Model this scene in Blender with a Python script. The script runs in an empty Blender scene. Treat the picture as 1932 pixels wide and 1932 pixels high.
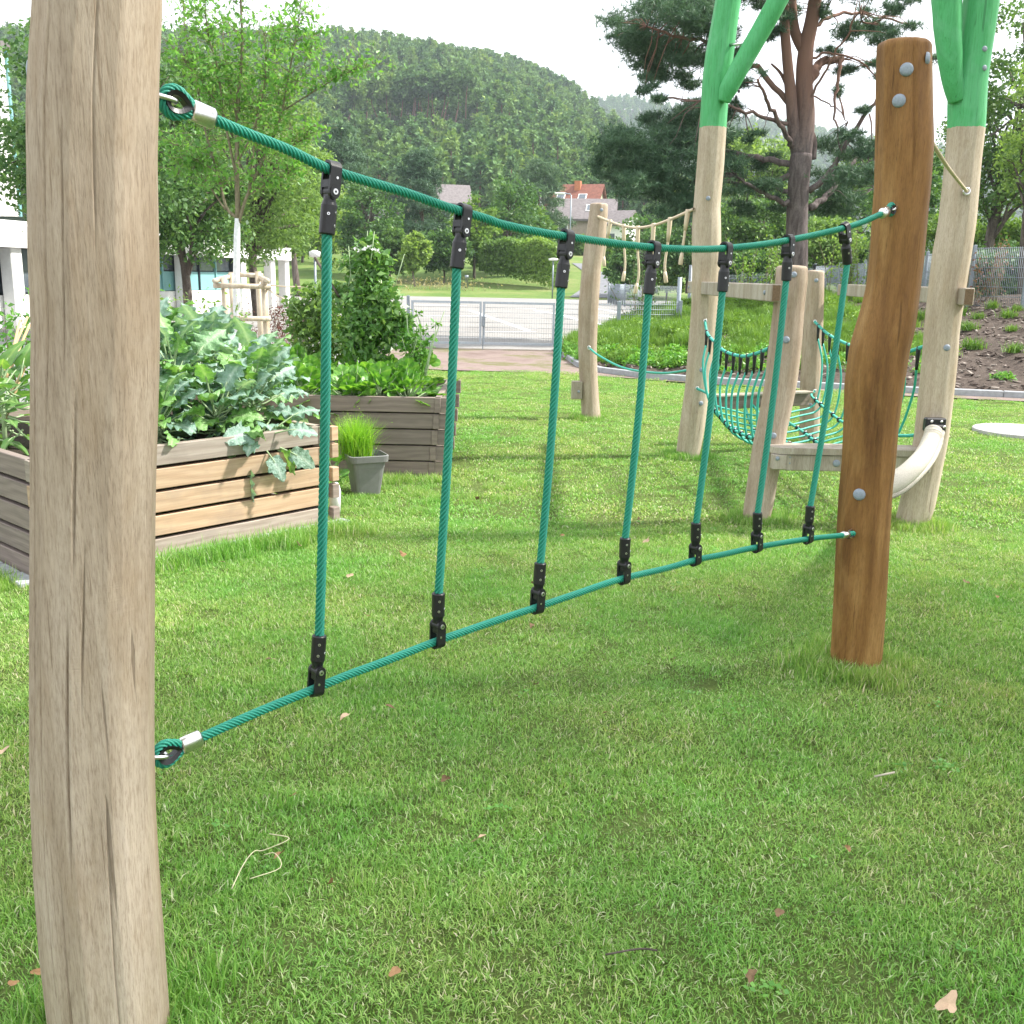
import bpy, math, numpy as np
from mathutils import Vector, Matrix
sc = bpy.context.scene
C = sc.collection
rng = np.random.default_rng(11)

# ------------------------------------------------------------------ camera
F_PX, CX, CY = 1890.0, 966.0, 966.0
PITCH = math.atan(446.0 / F_PX); ROLL = 0.0195; CAM = Vector((0, 0, 1.5))
R0 = Vector((1, 0, 0)); FW = Vector((0, math.cos(PITCH), -math.sin(PITCH))); U0 = Vector((0, math.sin(PITCH), math.cos(PITCH)))
RT = R0 * math.cos(ROLL) + U0 * math.sin(ROLL); UP = -R0 * math.sin(ROLL) + U0 * math.cos(ROLL)
cam_d = bpy.data.cameras.new('camera'); cam = bpy.data.objects.new('camera', cam_d); C.objects.link(cam)
m = Matrix(((RT.x, UP.x, -FW.x), (RT.y, UP.y, -FW.y), (RT.z, UP.z, -FW.z))).to_4x4(); m.translation = CAM
cam.matrix_world = m
cam_d.sensor_width = 36; cam_d.lens = 36 * F_PX / 1932; cam_d.clip_end = 3000; cam_d.clip_start = 0.05
sc.camera = cam

# ------------------------------------------------------------------ light
SUN_TO = Vector((0.985, 0.17, 0)).normalized() * math.cos(math.radians(48)); SUN_TO.z = math.sin(math.radians(48))
sd = bpy.data.lights.new('sun', 'SUN'); sd.energy = 4.6; sd.angle = math.radians(3.0); sd.color = (1, 0.955, 0.88)
so = bpy.data.objects.new('sun', sd); C.objects.link(so); so.rotation_euler = (-SUN_TO).to_track_quat('-Z', 'Y').to_euler()
w = bpy.data.worlds.new('World'); sc.world = w; w.use_nodes = True
nt = w.node_tree; nt.nodes.clear()
sky = nt.nodes.new('ShaderNodeTexSky'); sky.sky_type = 'NISHITA'; sky.sun_disc = False
sky.sun_elevation = math.radians(48); sky.sun_rotation = math.atan2(SUN_TO.x, SUN_TO.y); sky.dust_density = 3
tc = nt.nodes.new('ShaderNodeTexCoord'); nz = nt.nodes.new('ShaderNodeTexNoise'); nz.inputs['Scale'].default_value = 2.2; nz.inputs['Detail'].default_value = 5
cr = nt.nodes.new('ShaderNodeValToRGB'); cr.color_ramp.elements[0].position = .3; cr.color_ramp.elements[0].color = (.93,)*3+(1,); cr.color_ramp.elements[1].position = .62
mx = nt.nodes.new('ShaderNodeMix'); mx.data_type = 'RGBA'; mx.inputs[7].default_value = (8.5, 8.7, 9.1, 1)
bg = nt.nodes.new('ShaderNodeBackground'); bg.inputs['Strength'].default_value = 0.1
wo = nt.nodes.new('ShaderNodeOutputWorld')
nt.links.new(tc.outputs['Generated'], nz.inputs['Vector']); nt.links.new(nz.outputs['Fac'], cr.inputs['Fac']); nt.links.new(cr.outputs['Color'], mx.inputs[0])
nt.links.new(sky.outputs[0], mx.inputs[6]); nt.links.new(mx.outputs[2], bg.inputs['Color']); nt.links.new(bg.outputs[0], wo.inputs[0])
sc.view_settings.view_transform = 'Standard'; sc.view_settings.look = 'None'; sc.view_settings.exposure = 1.12; sc.view_settings.gamma = 1
sc.render.engine = 'CYCLES'
cy = sc.cycles; cy.max_bounces = 6; cy.diffuse_bounces = 3; cy.glossy_bounces = 2; cy.transmission_bounces = 4; cy.volume_bounces = 0; cy.transparent_max_bounces = 4
cy.caustics_reflective = False; cy.caustics_refractive = False; cy.use_denoising = True

# ------------------------------------------------------------------ helpers
def ray(px, py):
    return FW + RT * ((px - CX) / F_PX) + UP * ((CY - py) / F_PX)
def atY(px, py, Y):
    d = ray(px, py); return CAM + d * (Y / d.y)
def atZ(px, py, z=0.0):
    d = ray(px, py); return CAM + d * ((z - 1.5) / d.z)
def at_plane(px, py, A, B):          # vertical plane through A and B
    d = ray(px, py); n = Vector((B.y - A.y, -(B.x - A.x), 0)); t = (A - CAM).dot(n) / d.dot(n); return CAM + d * t
def xpix(px, Y, z=1.0):              # world X seen at pixel column px at depth Y and height z
    lo = atY(px, 500, Y); hi = atY(px, 900, Y)
    t = (z - lo.z) / (hi.z - lo.z); return lo.x + (hi.x - lo.x) * t
def depth(p): return (Vector(p) - CAM).dot(FW)

def tag(o, label=None, cat=None, group=None, kind=None):
    if label: o['label'] = label
    if cat: o['category'] = cat
    if group: o['group'] = group
    if kind: o['kind'] = kind
    return o
def empty(name, loc, label, cat, group=None):
    o = bpy.data.objects.new(name, None); C.objects.link(o); o.location = loc; o.empty_display_size = .1
    return tag(o, label, cat, group)
def mesh(name, V, F, mat=None, smooth=False, tint=None):
    me = bpy.data.meshes.new(name)
    V = np.asarray(V, dtype=np.float32).reshape(-1, 3)
    if isinstance(F, np.ndarray):
        n, k = F.shape
        me.vertices.add(len(V)); me.vertices.foreach_set('co', V.ravel())
        me.loops.add(n * k); me.loops.foreach_set('vertex_index', F.astype(np.int32).ravel())
        me.polygons.add(n); me.polygons.foreach_set('loop_start', np.arange(0, n * k, k, dtype=np.int32))
        me.update(calc_edges=True)
    else:
        me.from_pydata([tuple(map(float, v)) for v in V], [], [tuple(int(i) for i in f) for f in F])
    if smooth: me.polygons.foreach_set('use_smooth', np.ones(len(me.polygons), dtype=bool))
    if tint is not None:
        a = me.attributes.new('tint', 'FLOAT', 'POINT'); a.data.foreach_set('value', np.asarray(tint, dtype=np.float32))
    if mat: me.materials.append(mat)
    me.update(); return me
def link(name, me, parent=None, loc=None, mw=None):
    o = bpy.data.objects.new(name, me); C.objects.link(o)
    if mw is not None: o.matrix_basis = (parent_world(parent).inverted() @ mw) if parent else mw
    elif loc is not None: o.location = Vector(loc) - (parent_world(parent).translation if parent else Vector())
    if parent: o.parent = parent
    return o
def parent_world(o):
    mm = o.matrix_basis.copy()
    while o.parent: o = o.parent; mm = o.matrix_basis @ mm
    return mm
def part(name, VF, mat, parent=None, smooth=False, origin=None, tint=None):
    """a mesh object whose geometry is given in world space"""
    V, Fc = VF; V = np.asarray(V, dtype=float)
    if parent is not None:
        inv = np.array(parent_world(parent).inverted()); V = V @ inv[:3, :3].T + inv[:3, 3]
        o = link(name, mesh(name, V, Fc, mat, smooth, tint)); o.parent = parent
    else:
        if origin is None: origin = np.array([(V[:, 0].min() + V[:, 0].max()) / 2, (V[:, 1].min() + V[:, 1].max()) / 2, V[:, 2].min()])
        o = link(name, mesh(name, V - np.array(origin), Fc, mat, smooth, tint)); o.location = Vector(origin)
    return o
def copy_tree(o, parent=None):
    c = o.copy(); C.objects.link(c)
    if parent: c.parent = parent
    for ch in list(o.children): copy_tree(ch, c)
    return c
def join(*vfs):
    V, F, n = [], [], 0
    for v, f in vfs:
        v = np.asarray(v, dtype=float); V.append(v)
        F += [tuple(int(i) + n for i in q) for q in f]; n += len(v)
    return np.vstack(V), F
def joinq(vfs):                      # joins uniform numpy faces
    V, F, n = [], [], 0
    for v, f in vfs: V.append(v); F.append(f + n); n += len(v)
    return np.vstack(V), np.vstack(F)
def box(c, s, rot=None, bev=0.0):
    """box centred at c with full sizes s; optional bevel; rot 3x3"""
    hx, hy, hz = [a / 2 for a in s]
    if bev <= 0:
        V = np.array([[x, y, z] for x in (-hx, hx) for y in (-hy, hy) for z in (-hz, hz)])
        F = [(0, 1, 3, 2), (4, 6, 7, 5), (0, 4, 5, 1), (2, 3, 7, 6), (0, 2, 6, 4), (1, 5, 7, 3)]
    else:
        V = []; b = bev
        for x in (-1, 1):
            for y in (-1, 1):
                for z in (-1, 1):
                    V += [[x * hx, y * (hy - b), z * (hz - b)], [x * (hx - b), y * hy, z * (hz - b)], [x * (hx - b), y * (hy - b), z * hz]]
        V = np.array(V, dtype=float)
        def i(x, y, z, k): return ((x * 2 + y) * 2 + z) * 3 + k
        F = []
        for x in (0, 1): f = [i(x, 0, 0, 0), i(x, 0, 1, 0), i(x, 1, 1, 0), i(x, 1, 0, 0)]; F.append(f if x == 0 else f[::-1])
        for y in (0, 1): f = [i(0, y, 0, 1), i(1, y, 0, 1), i(1, y, 1, 1), i(0, y, 1, 1)]; F.append(f if y == 0 else f[::-1])
        for z in (0, 1): f = [i(0, 0, z, 2), i(0, 1, z, 2), i(1, 1, z, 2), i(1, 0, z, 2)]; F.append(f if z == 0 else f[::-1])
        for a in (0, 1):
            for bb in (0, 1):
                F.append([i(a, bb, 0, 0), i(a, bb, 1, 0), i(a, bb, 1, 1), i(a, bb, 0, 1)])
                F.append([i(a, 0, bb, 0), i(a, 1, bb, 0), i(a, 1, bb, 2), i(a, 0, bb, 2)])
                F.append([i(0, a, bb, 1), i(1, a, bb, 1), i(1, a, bb, 2), i(0, a, bb, 2)])
        for x in (0, 1):
            for y in (0, 1):
                for z in (0, 1): F.append([i(x, y, z, 0), i(x, y, z, 1), i(x, y, z, 2)])
    if rot is not None: V = V @ np.array(rot).T
    return V + np.array(c), F
def rotz(a): c, s = math.cos(a), math.sin(a); return np.array([[c, -s, 0], [s, c, 0], [0, 0, 1]])
def bar(a, b, w, h, bev=0.0):        # rectangular bar from a to b, w horizontal, h vertical
    a = np.array(a, float); b = np.array(b, float); d = b - a; L = np.linalg.norm(d); x = d / L
    y = np.cross([0, 0, 1.], x); y /= np.linalg.norm(y); z = np.cross(x, y)
    return box((a + b) / 2, (L, w, h), np.array([x, y, z]).T, bev)
def frames(P_):
    T = np.gradient(P_, axis=0); T /= np.linalg.norm(T, axis=1)[:, None] + 1e-12
    up = np.array([0, 0, 1.0]) if abs(T[0][2]) < .9 else np.array([1., 0, 0])
    N = np.zeros_like(T); n = up - T[0] * up.dot(T[0]); n /= np.linalg.norm(n)
    for i in range(len(T)):
        n = n - T[i] * n.dot(T[i]); n /= np.linalg.norm(n) + 1e-12; N[i] = n
    return T, N, np.cross(T, N)
def tube(P_, r, seg=8, cap=True, closed=False):
    P_ = np.array([tuple(p) for p in P_], float); n = len(P_); r = np.broadcast_to(np.asarray(r, float), (n,))
    T, N, B = frames(P_)
    th = np.linspace(0, 2 * np.pi, seg, endpoint=False)
    V = (P_[:, None] + r[:, None, None] * (N[:, None] * np.cos(th)[None, :, None] + B[:, None] * np.sin(th)[None, :, None])).reshape(-1, 3)
    F = []
    for i in range(n if closed else n - 1):
        a, b = i * seg, ((i + 1) % n) * seg
        F += [(a + j, a + (j + 1) % seg, b + (j + 1) % seg, b + j) for j in range(seg)]
    if cap and not closed: F += [tuple(range(seg))[::-1], tuple((n - 1) * seg + j for j in range(seg))]
    return V, F
def cyl(a, b, r, seg=12, r2=None): return tube([a, b], [r, r if r2 is None else r2], seg)
def resample(P_, step):
    P_ = np.array([tuple(p) for p in P_], float); s = np.r_[0, np.cumsum(np.linalg.norm(np.diff(P_, axis=0), axis=1))]
    n = max(2, int(s[-1] / step) + 1); t = np.linspace(0, s[-1], n)
    return np.array([np.interp(t, s, P_[:, k]) for k in range(3)]).T
def smooth_path(P_, n=8):            # Catmull-Rom
    P_ = [np.array(tuple(p), float) for p in P_]; Q = [2 * P_[0] - P_[1]] + P_ + [2 * P_[-1] - P_[-2]]; out = []
    for i in range(1, len(Q) - 2):
        a, b, c, d = Q[i - 1], Q[i], Q[i + 1], Q[i + 2]
        for k in range(n):
            t = k / n; out.append(.5 * ((2 * b) + (c - a) * t + (2 * a - 5 * b + 4 * c - d) * t * t + (3 * b - a - 3 * c + d) * t ** 3))
    out.append(P_[-1]); return np.array(out)
def rope(P_, r, lay, lobes=6, seg=36, step=None, amp=.44):
    """laid rope: lobed section that twists along the path"""
    P_ = resample(P_, step or lay / 14); n = len(P_); T, N, B = frames(P_)
    s = np.r_[0, np.cumsum(np.linalg.norm(np.diff(P_, axis=0), axis=1))]
    th = np.linspace(0, 2 * np.pi, seg, endpoint=False)
    ph = s / lay * 2 * np.pi
    a = np.abs(np.sin(th * lobes / 2)); rr = np.broadcast_to((r * (1 - amp + amp * a ** .55))[None], (n, seg)); A2 = th[None] + ph[:, None]
    V = P_[:, None] + rr[..., None] * (N[:, None] * np.cos(A2)[..., None] + B[:, None] * np.sin(A2)[..., None])
    i = np.arange(n - 1)[:, None] * seg; j = np.arange(seg)[None]; j2 = (j + 1) % seg
    Fq = np.stack([i + j, i + j2, i + seg + j2, i + seg + j], -1).reshape(-1, 4)
    return V.reshape(-1, 3), Fq
def wob(seed, x, n=6, f0=1.0):
    r_ = np.random.default_rng(seed); out = 0
    for k in range(n): out = out + np.sin(x * f0 * (1.7 ** k) + r_.uniform(0, 6.28)) / (1.5 ** k)
    return out / 2.2
def grid(nx, ny, fn):
    V = np.array([fn(i / (nx - 1), j / (ny - 1)) for j in range(ny) for i in range(nx)], float)
    i = np.arange(nx - 1)[None]; j = np.arange(ny - 1)[:, None] * nx
    return V, np.stack([j + i, j + i + 1, j + i + 1 + nx, j + i + nx], -1).reshape(-1, 4)
def sheet(pts, z):                    # flat polygon sheet
    return np.array([(p[0], p[1], z) for p in pts]), [tuple(range(len(pts)))]

# ------------------------------------------------------------------ materials
def lin(r, g, b):
    f = lambda c: ((c / 255 + .055) / 1.055) ** 2.4 if c > 10 else c / 255 / 12.92
    return (f(r), f(g), f(b), 1)
class NT:
    def __init__(s, name):
        s.m = bpy.data.materials.new(name); s.m.use_nodes = True; s.t = s.m.node_tree; s.t.nodes.clear()
        s.out = s.n('ShaderNodeOutputMaterial'); s.b = s.n('ShaderNodeBsdfPrincipled'); s.l(s.b.outputs[0], s.out.inputs[0])
    def n(s, k, **kw):
        x = s.t.nodes.new(k)
        for a, b in kw.items(): setattr(x, a, b)
        return x
    def l(s, a, b): s.t.links.new(a, b)
    def co(s, kind='Object'): return s.n('ShaderNodeTexCoord').outputs[kind]
    def mapv(s, v, sc_, loc=(0, 0, 0)):
        x = s.n('ShaderNodeMapping'); x.inputs['Scale'].default_value = sc_; x.inputs['Location'].default_value = loc; s.l(v, x.inputs[0]); return x.outputs[0]
    def noise(s, v, scale, detail=4, rough=.6, dist=0):
        x = s.n('ShaderNodeTexNoise'); s.l(v, x.inputs['Vector']); x.inputs['Scale'].default_value = scale; x.inputs['Detail'].default_value = detail
        x.inputs['Roughness'].default_value = rough; x.inputs['Distortion'].default_value = dist; return x.outputs['Fac']
    def ramp(s, f, *st):
        x = s.n('ShaderNodeValToRGB'); e = x.color_ramp.elements
        while len(e) < len(st): e.new(.5)
        for q, (p, c) in zip(e, st): q.position = p; q.color = c if len(c) == 4 else tuple(c) + (1,)
        s.l(f, x.inputs[0]); return x.outputs[0]
    def mix(s, f, a, b, mode='MIX'):
        x = s.n('ShaderNodeMix', data_type='RGBA', blend_type=mode)
        for k, v in ((0, f), (6, a), (7, b)):
            if hasattr(v, 'is_linked') or hasattr(v, 'links'): s.l(v, x.inputs[k])
            else: x.inputs[k].default_value = v
        return x.outputs[2]
    def math(s, op, a, b=0.0):
        x = s.n('ShaderNodeMath', operation=op)
        for k, v in ((0, a), (1, b)):
            if hasattr(v, 'links'): s.l(v, x.inputs[k])
            else: x.inputs[k].default_value = v
        return x.outputs[0]
    def bump(s, h, strength=.3, dist=.01):
        x = s.n('ShaderNodeBump'); x.inputs['Strength'].default_value = strength; x.inputs['Distance'].default_value = dist
        s.l(h, x.inputs['Height']); s.l(x.outputs[0], s.b.inputs['Normal']); return x
    def set(s, color=None, rough=None, metal=None, spec=None):
        if color is not None:
            if hasattr(color, 'links'): s.l(color, s.b.inputs['Base Color'])
            else: s.b.inputs['Base Color'].default_value = color
        if rough is not None: s.b.inputs['Roughness'].default_value = rough
        if metal is not None: s.b.inputs['Metallic'].default_value = metal
        if spec is not None: s.b.inputs['Specular IOR Level'].default_value = spec
        return s.m
BLK, WHT = (0, 0, 0, 1), (1, 1, 1, 1)
def mat_wood(name, dark, mid, light, paint=None, paint_z=0, crack=.5, gscale=1.0, rough=.75):
    s = NT(name); v = s.co()
    a = s.noise(s.mapv(v, (9 * gscale, 9 * gscale, 1.1 * gscale)), 1.0, 5, .6, .4)
    g = s.noise(s.mapv(v, (105, 105, 6.0)), 1.0, 5, .75, .35)
    f = s.noise(s.mapv(v, (300, 300, 34)), 1.0, 3, .75)
    c = s.ramp(a, (.3, dark), (.5, mid), (.7, light))
    c = s.mix(.55, c, s.mix(1.0, c, s.ramp(g, (.32, (.74, .70, .66)), (.55, (1, 1, 1)), (.75, (1.10, 1.08, 1.05))), 'MULTIPLY'))
    c = s.mix(.75, c, s.mix(1.0, c, s.ramp(f, (.34, (.66, .62, .58)), (.5, (1, 1, 1)), (.68, (1.14, 1.13, 1.12))), 'MULTIPLY'))
    ln_ = s.noise(s.mapv(v, (150, 150, 3.2), (9, 4, 2)), 1.0, 3, .6, .3); c = s.mix(s.ramp(ln_, (.31, (.55,)*3), (.36, BLK)), c, (dark[0] * .55, dark[1] * .48, dark[2] * .4, 1))
    pt = s.noise(s.mapv(v, (7, 7, 2.6), (5, 2, 1)), 1.0, 5, .65, .8); c = s.mix(s.ramp(pt, (.5, BLK), (.72, (.45,)*3)), c, (mid[0] * .74, mid[1] * .64, mid[2] * .50, 1)); c = s.mix(s.ramp(pt, (.28, (.4,)*3), (.42, BLK)), c, (light[0] * 1.05, light[1] * 1.06, light[2] * 1.12, 1))
    k = s.noise(s.mapv(v, (38, 38, 1.1), (3, 1, 2)), 1.0, 3, .5, .15)
    kr = s.ramp(k, (.285, WHT), (.31, BLK))
    c = s.mix(s.math('MULTIPLY', kr, crack), c, (dark[0] * .25, dark[1] * .2, dark[2] * .16, 1))
    if paint:
        sp = s.n('ShaderNodeSeparateXYZ'); s.l(v, sp.inputs[0])
        z = s.math('ADD', sp.outputs[2], s.math('MULTIPLY', s.noise(v, 30, 2), .02))
        msk = s.math('GREATER_THAN', z, paint_z + .01)
        pc = s.mix(s.ramp(g, (.3, BLK), (.6, WHT)), (paint[0] * .65, paint[1] * .74, paint[2] * .65, 1), paint); pc = s.mix(s.ramp(pt, (.3, (.5,)*3), (.5, BLK)), pc, (min(1, paint[0] * 1.9), paint[1] * 1.15, paint[2] * 1.7, 1)); pc = s.mix(s.ramp(ln_, (.30, (.8,)*3), (.35, BLK)), pc, (paint[0] * .4, paint[1] * .45, paint[2] * .4, 1))
        pc = s.mix(s.math('MULTIPLY', kr, .6), pc, (paint[0] * .35, paint[1] * .35, paint[2] * .35, 1))
        c = s.mix(msk, c, pc)
        s.l(s.math('SUBTRACT', .8, s.math('MULTIPLY', msk, .3)), s.b.inputs['Roughness'])
    saw = s.math('MULTIPLY', s.noise(s.mapv(v, (18, 18, 380), (0, 0, 0)), 1.0, 3, .6, .4), s.ramp(s.noise(v, 6, 3), (.45, BLK), (.65, WHT)))
    h = s.math('ADD', s.math('ADD', s.math('MULTIPLY', g, .6), s.math('MULTIPLY', f, .3)), s.math('ADD', s.math('MULTIPLY', saw, .25), s.math('MULTIPLY', kr, -.8)))
    s.bump(h, .55, .004)
    return s.set(c, None if paint else rough, spec=.25)
def mat_plain(name, col, rough=.6, metal=0, nscale=40, var=.15, bump=0.0, spec=.4, bd=.003):
    s = NT(name); f = s.noise(s.co(), nscale, 4)
    d = tuple(c * (1 - var) for c in col[:3]) + (1,); l_ = tuple(min(1, c * (1 + var)) for c in col[:3]) + (1,)
    c = s.ramp(f, (.3, d), (.7, l_))
    if bump: s.bump(f, bump, bd)
    return s.set(c, rough, metal, spec)
def mat_leaf(name, dark, mid, light, trans=.35, rough=.5, patch=0, spec=.3, rnd=.35):
    s = NT(name); at = s.n('ShaderNodeAttribute', attribute_name='tint')
    c = s.ramp(at.outputs['Fac'], (0, dark), (.5, mid), (1, light))
    oi = s.n('ShaderNodeObjectInfo'); c = s.mix(rnd, c, s.mix(1, c, s.ramp(oi.outputs['Random'], (0, (.45, .58, .68)), (.45, (.85, .9, .9)), (.8, (1.2, 1.12, .95)), (1, (1.75, 1.45, .95))), 'MULTIPLY'))
    s.set(c, rough, 0, spec)
    tr = s.n('ShaderNodeBsdfTranslucent'); s.l(s.mix(1, c, (1.5, 1.5, .7, 1), 'MULTIPLY'), tr.inputs[0])
    ms = s.n('ShaderNodeMixShader'); ms.inputs[0].default_value = trans
    s.l(s.b.outputs[0], ms.inputs[1]); s.l(tr.outputs[0], ms.inputs[2]); s.l(ms.outputs[0], s.out.inputs[0])
    return s.m
M = {}
M['post'] = mat_wood('pale_debarked_wood', (.285, .22, .16, 1), (.40, .325, .25, 1), (.50, .42, .34, 1))
GREEN = (.085, .40, .15, 1)
M['amber'] = mat_wood('amber_stained_wood', (.105, .046, .014, 1), (.235, .118, .036, 1), (.37, .215, .078, 1), rough=.62)
M['beam'] = mat_wood('grey_beam_wood', (.28, .24, .19, 1), (.38, .34, .28, 1), (.48, .44, .37, 1), crack=.25)
M['endgrain'] = mat_plain('beam_end_grain', (.16, .105, .06, 1), .8, 0, 90, .3)
def mat_board(name, dark, mid, light):
    s = NT(name); v = s.co(); oi = s.n('ShaderNodeObjectInfo')
    vv = s.n('ShaderNodeVectorMath', operation='ADD'); s.l(v, vv.inputs[0])
    cb = s.n('ShaderNodeCombineXYZ'); s.l(s.math('MULTIPLY', oi.outputs['Random'], 37), cb.inputs[0]); s.l(s.math('MULTIPLY', oi.outputs['Random'], 11), cb.inputs[2]); s.l(cb.outputs[0], vv.inputs[1]); v = vv.outputs[0]
    wv = s.n('ShaderNodeTexWave', wave_type='BANDS', bands_direction='Z'); s.l(s.mapv(v, (.5, .5, 2.2)), wv.inputs['Vector']); wv.inputs['Scale'].default_value = 3.0
    wv.inputs['Distortion'].default_value = 9; wv.inputs['Detail'].default_value = 2; wv.inputs['Detail Scale'].default_value = 1.2
    g = s.noise(s.mapv(v, (4, 4, 120)), 1, 4, .6)
    c = s.mix(s.noise(v, 2.2, 3), s.ramp(wv.outputs['Fac'], (.0, light), (1.0, tuple(.35 * p + .65 * q for p, q in zip(dark, mid)))), mid + (1,) if len(mid) == 3 else mid)
    c = s.mix(.45, c, s.mix(1, c, s.ramp(g, (.3, (.6, .58, .55)), (.6, (1.1, 1.08, 1.05))), 'MULTIPLY'))
    st = s.noise(v, 3.5, 4, .6); c = s.mix(s.ramp(st, (.5, BLK), (.75, (.5,)*3)), c, (.20, .17, .15, 1))
    c = s.mix(.5, c, s.mix(1, c, s.ramp(oi.outputs['Random'], (0, (.8, .8, .82)), (1, (1.2, 1.15, 1.1))), 'MULTIPLY'))
    s.bump(s.math('ADD', s.math('MULTIPLY', wv.outputs['Fac'], .3), g), .2, .002); return s.set(c, .75, spec=.2)
M['board'] = mat_board('larch_board', (.33, .22, .145, 1), (.45, .32, .215, 1), (.54, .41, .29, 1))
M['board_pale'] = mat_board('silvered_larch_board', (.22, .18, .15, 1), (.33, .28, .24, 1), (.42, .37, .325, 1))
M['board_grey'] = mat_board('grey_brown_and_shaded_board', (.165, .135, .12, 1), (.235, .195, .175, 1), (.31, .26, .235, 1))  # darker grey-brown; also holds the shade of bed faces turned from the sun
def mat_rope(name, col, hi):
    s = NT(name); v = s.co(); f = s.noise(v, 700, 2); g = s.noise(v, 14, 3)
    c = s.mix(f, col, hi); c = s.mix(s.ramp(g, (.35, BLK), (.8, (.25,)*3)), c, hi)
    s.bump(f, .5, .002); return s.set(c, .45, spec=.5)
M['rope'] = mat_rope('green_rope', (.004, .16, .105, 1), (.03, .38, .27, 1))
M['rope2'] = mat_rope('turquoise_green_rope', (.012, .26, .19, 1), (.06, .50, .40, 1))
M['hemp'] = mat_rope('hemp_rope', (.50, .40, .27, 1), (.68, .58, .42, 1))
M['black'] = mat_plain('black_plastic', (.012, .012, .014, 1), .38, 0, 300, .2, .15, spec=.45, bd=.001)
M['steel'] = mat_plain('brushed_steel', (.72, .72, .72, 1), .28, 1.0, 250, .12, .1, bd=.0005)
M['galv'] = mat_plain('galvanised_steel', (.27, .31, .35, 1), .5, .3, 25, .15)
M['gate'] = mat_plain('pale_galvanised_gate_tube', (.40, .45, .50, 1), .5, .2, 25, .12)
M['cap'] = mat_plain('grey_bolt_cap', (.25, .29, .34, 1), .55, 0, 200, .15, .1, bd=.001)
def mat_soft_white():
    s = NT('braided_white_sleeve'); v = s.co(); f = s.noise(v, 260, 2); s.bump(f, .6, .003); return s.set(s.ramp(f, (.3, (.42, .385, .31)), (.7, (.60, .56, .48))), .8)
M['braid'] = mat_soft_white()
M['kerb'] = mat_plain('concrete_kerb', (.34, .355, .375, 1), .85, 0, 18, .15, .3)
M['paver'] = mat_plain('concrete_paver', (.33, .35, .36, 1), .9, 0, 30, .25, .4)
M['pot'] = mat_plain('grey_plastic_pot', (.20, .20, .20, 1), .5, 0, 20, .08)
M['white'] = mat_plain('white_paint', (.80, .80, .78, 1), .6, 0, 12, .05)
M['soil'] = mat_plain('dark_soil', (.035, .024, .016, 1), .95, 0, 60, .5, .9, bd=.02)
M['stick'] = mat_plain('bamboo_stick', (.50, .36, .18, 1), .6, 0, 30, .2)
M['bark_pine'] = None

def mat_lawn():
    s = NT('lawn_soil_and_turf'); v = s.co(); a = s.noise(v, 1.3, 5); b = s.noise(v, 60, 5, .7)
    c = s.mix(s.ramp(a, (.35, BLK), (.7, WHT)), (.14, .205, .05, 1), (.19, .25, .08, 1)); c = s.mix(s.ramp(b, (.25, BLK), (.55, WHT)), (.085, .11, .035, 1), c)
    s.bump(b, 1.0, .05); return s.set(c, .95, spec=.1)
def mat_blade():
    s = NT('grass_blade'); at = s.n('ShaderNodeAttribute', attribute_name='tint')
    geo = s.n('ShaderNodeNewGeometry'); a = s.noise(geo.outputs['Position'], .9, 4, .6); b = s.noise(geo.outputs['Position'], 5.5, 3, .6)
    c = s.ramp(at.outputs['Fac'], (0, (.115, .25, .045)), (.4, (.24, .41, .085)), (.74, (.38, .53, .15)), (.84, (.54, .53, .29)), (1, (.64, .60, .40)))
    dry = s.mix(1, c, (1.22, 1.02, 1.25, 1), 'MULTIPLY'); lush = s.mix(1, c, (.70, .95, .80, 1), 'MULTIPLY')
    c = s.mix(s.ramp(a, (.36, BLK), (.64, WHT)), lush, dry); c = s.mix(s.ramp(b, (.3, (.45,)*3), (.7, BLK)), c, lush)
    s.set(c, .5, 0, .3)
    tr = s.n('ShaderNodeBsdfTranslucent'); s.l(s.mix(1, c, (1.3, 1.35, .7, 1), 'MULTIPLY'), tr.inputs[0]); ms = s.n('ShaderNodeMixShader'); ms.inputs[0].default_value = .35
    s.l(s.b.outputs[0], ms.inputs[1]); s.l(tr.outputs[0], ms.inputs[2]); s.l(ms.outputs[0], s.out.inputs[0]); return s.m
M['lawn'] = mat_lawn(); M['blade'] = mat_blade()
def mat_ground(name, stops, scale=2, fine=40, b=.4, mask=None):
    s = NT(name); v = s.co(); a = s.noise(v, scale, 6, .65); f = s.noise(v, fine, 4, .7)
    c = s.ramp(a, *stops); c = s.mix(.5, c, s.mix(1, c, s.ramp(f, (.3, (.55,)*3), (.7, (1.25,)*3)), 'MULTIPLY')); s.bump(f, b, .02); return s.set(c, .95, spec=.15)
M['dirt'] = mat_ground('reddish_sandy_soil', ((.3, (.17, .125, .11)), (.5, (.25, .195, .175)), (.62, (.15, .145, .07)), (.75, (.22, .18, .155))), .9, 45)
M['carpark'] = mat_ground('pale_concrete_paving', ((.3, (.235, .225, .215)), (.7, (.31, .30, .285))), .3, 12, .1)
M['paint_line'] = mat_plain('white_line_paint', (.82, .82, .80, 1), .7, 0, 6, .08)
M['meadow'] = mat_ground('mown_meadow', ((.3, (.075, .15, .03)), (.5, (.13, .195, .05)), (.7, (.22, .23, .09))), .16, 3.5, .3)
M['earth'] = mat_ground('ground_soil_and_weeds', ((.3, (.06, .085, .03)), (.7, (.12, .12, .06))), .4, 9)
M['asphalt'] = mat_ground('grey_path_asphalt', ((.3, (.16, .165, .18)), (.7, (.21, .215, .23))), .5, 20, .1)
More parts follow.
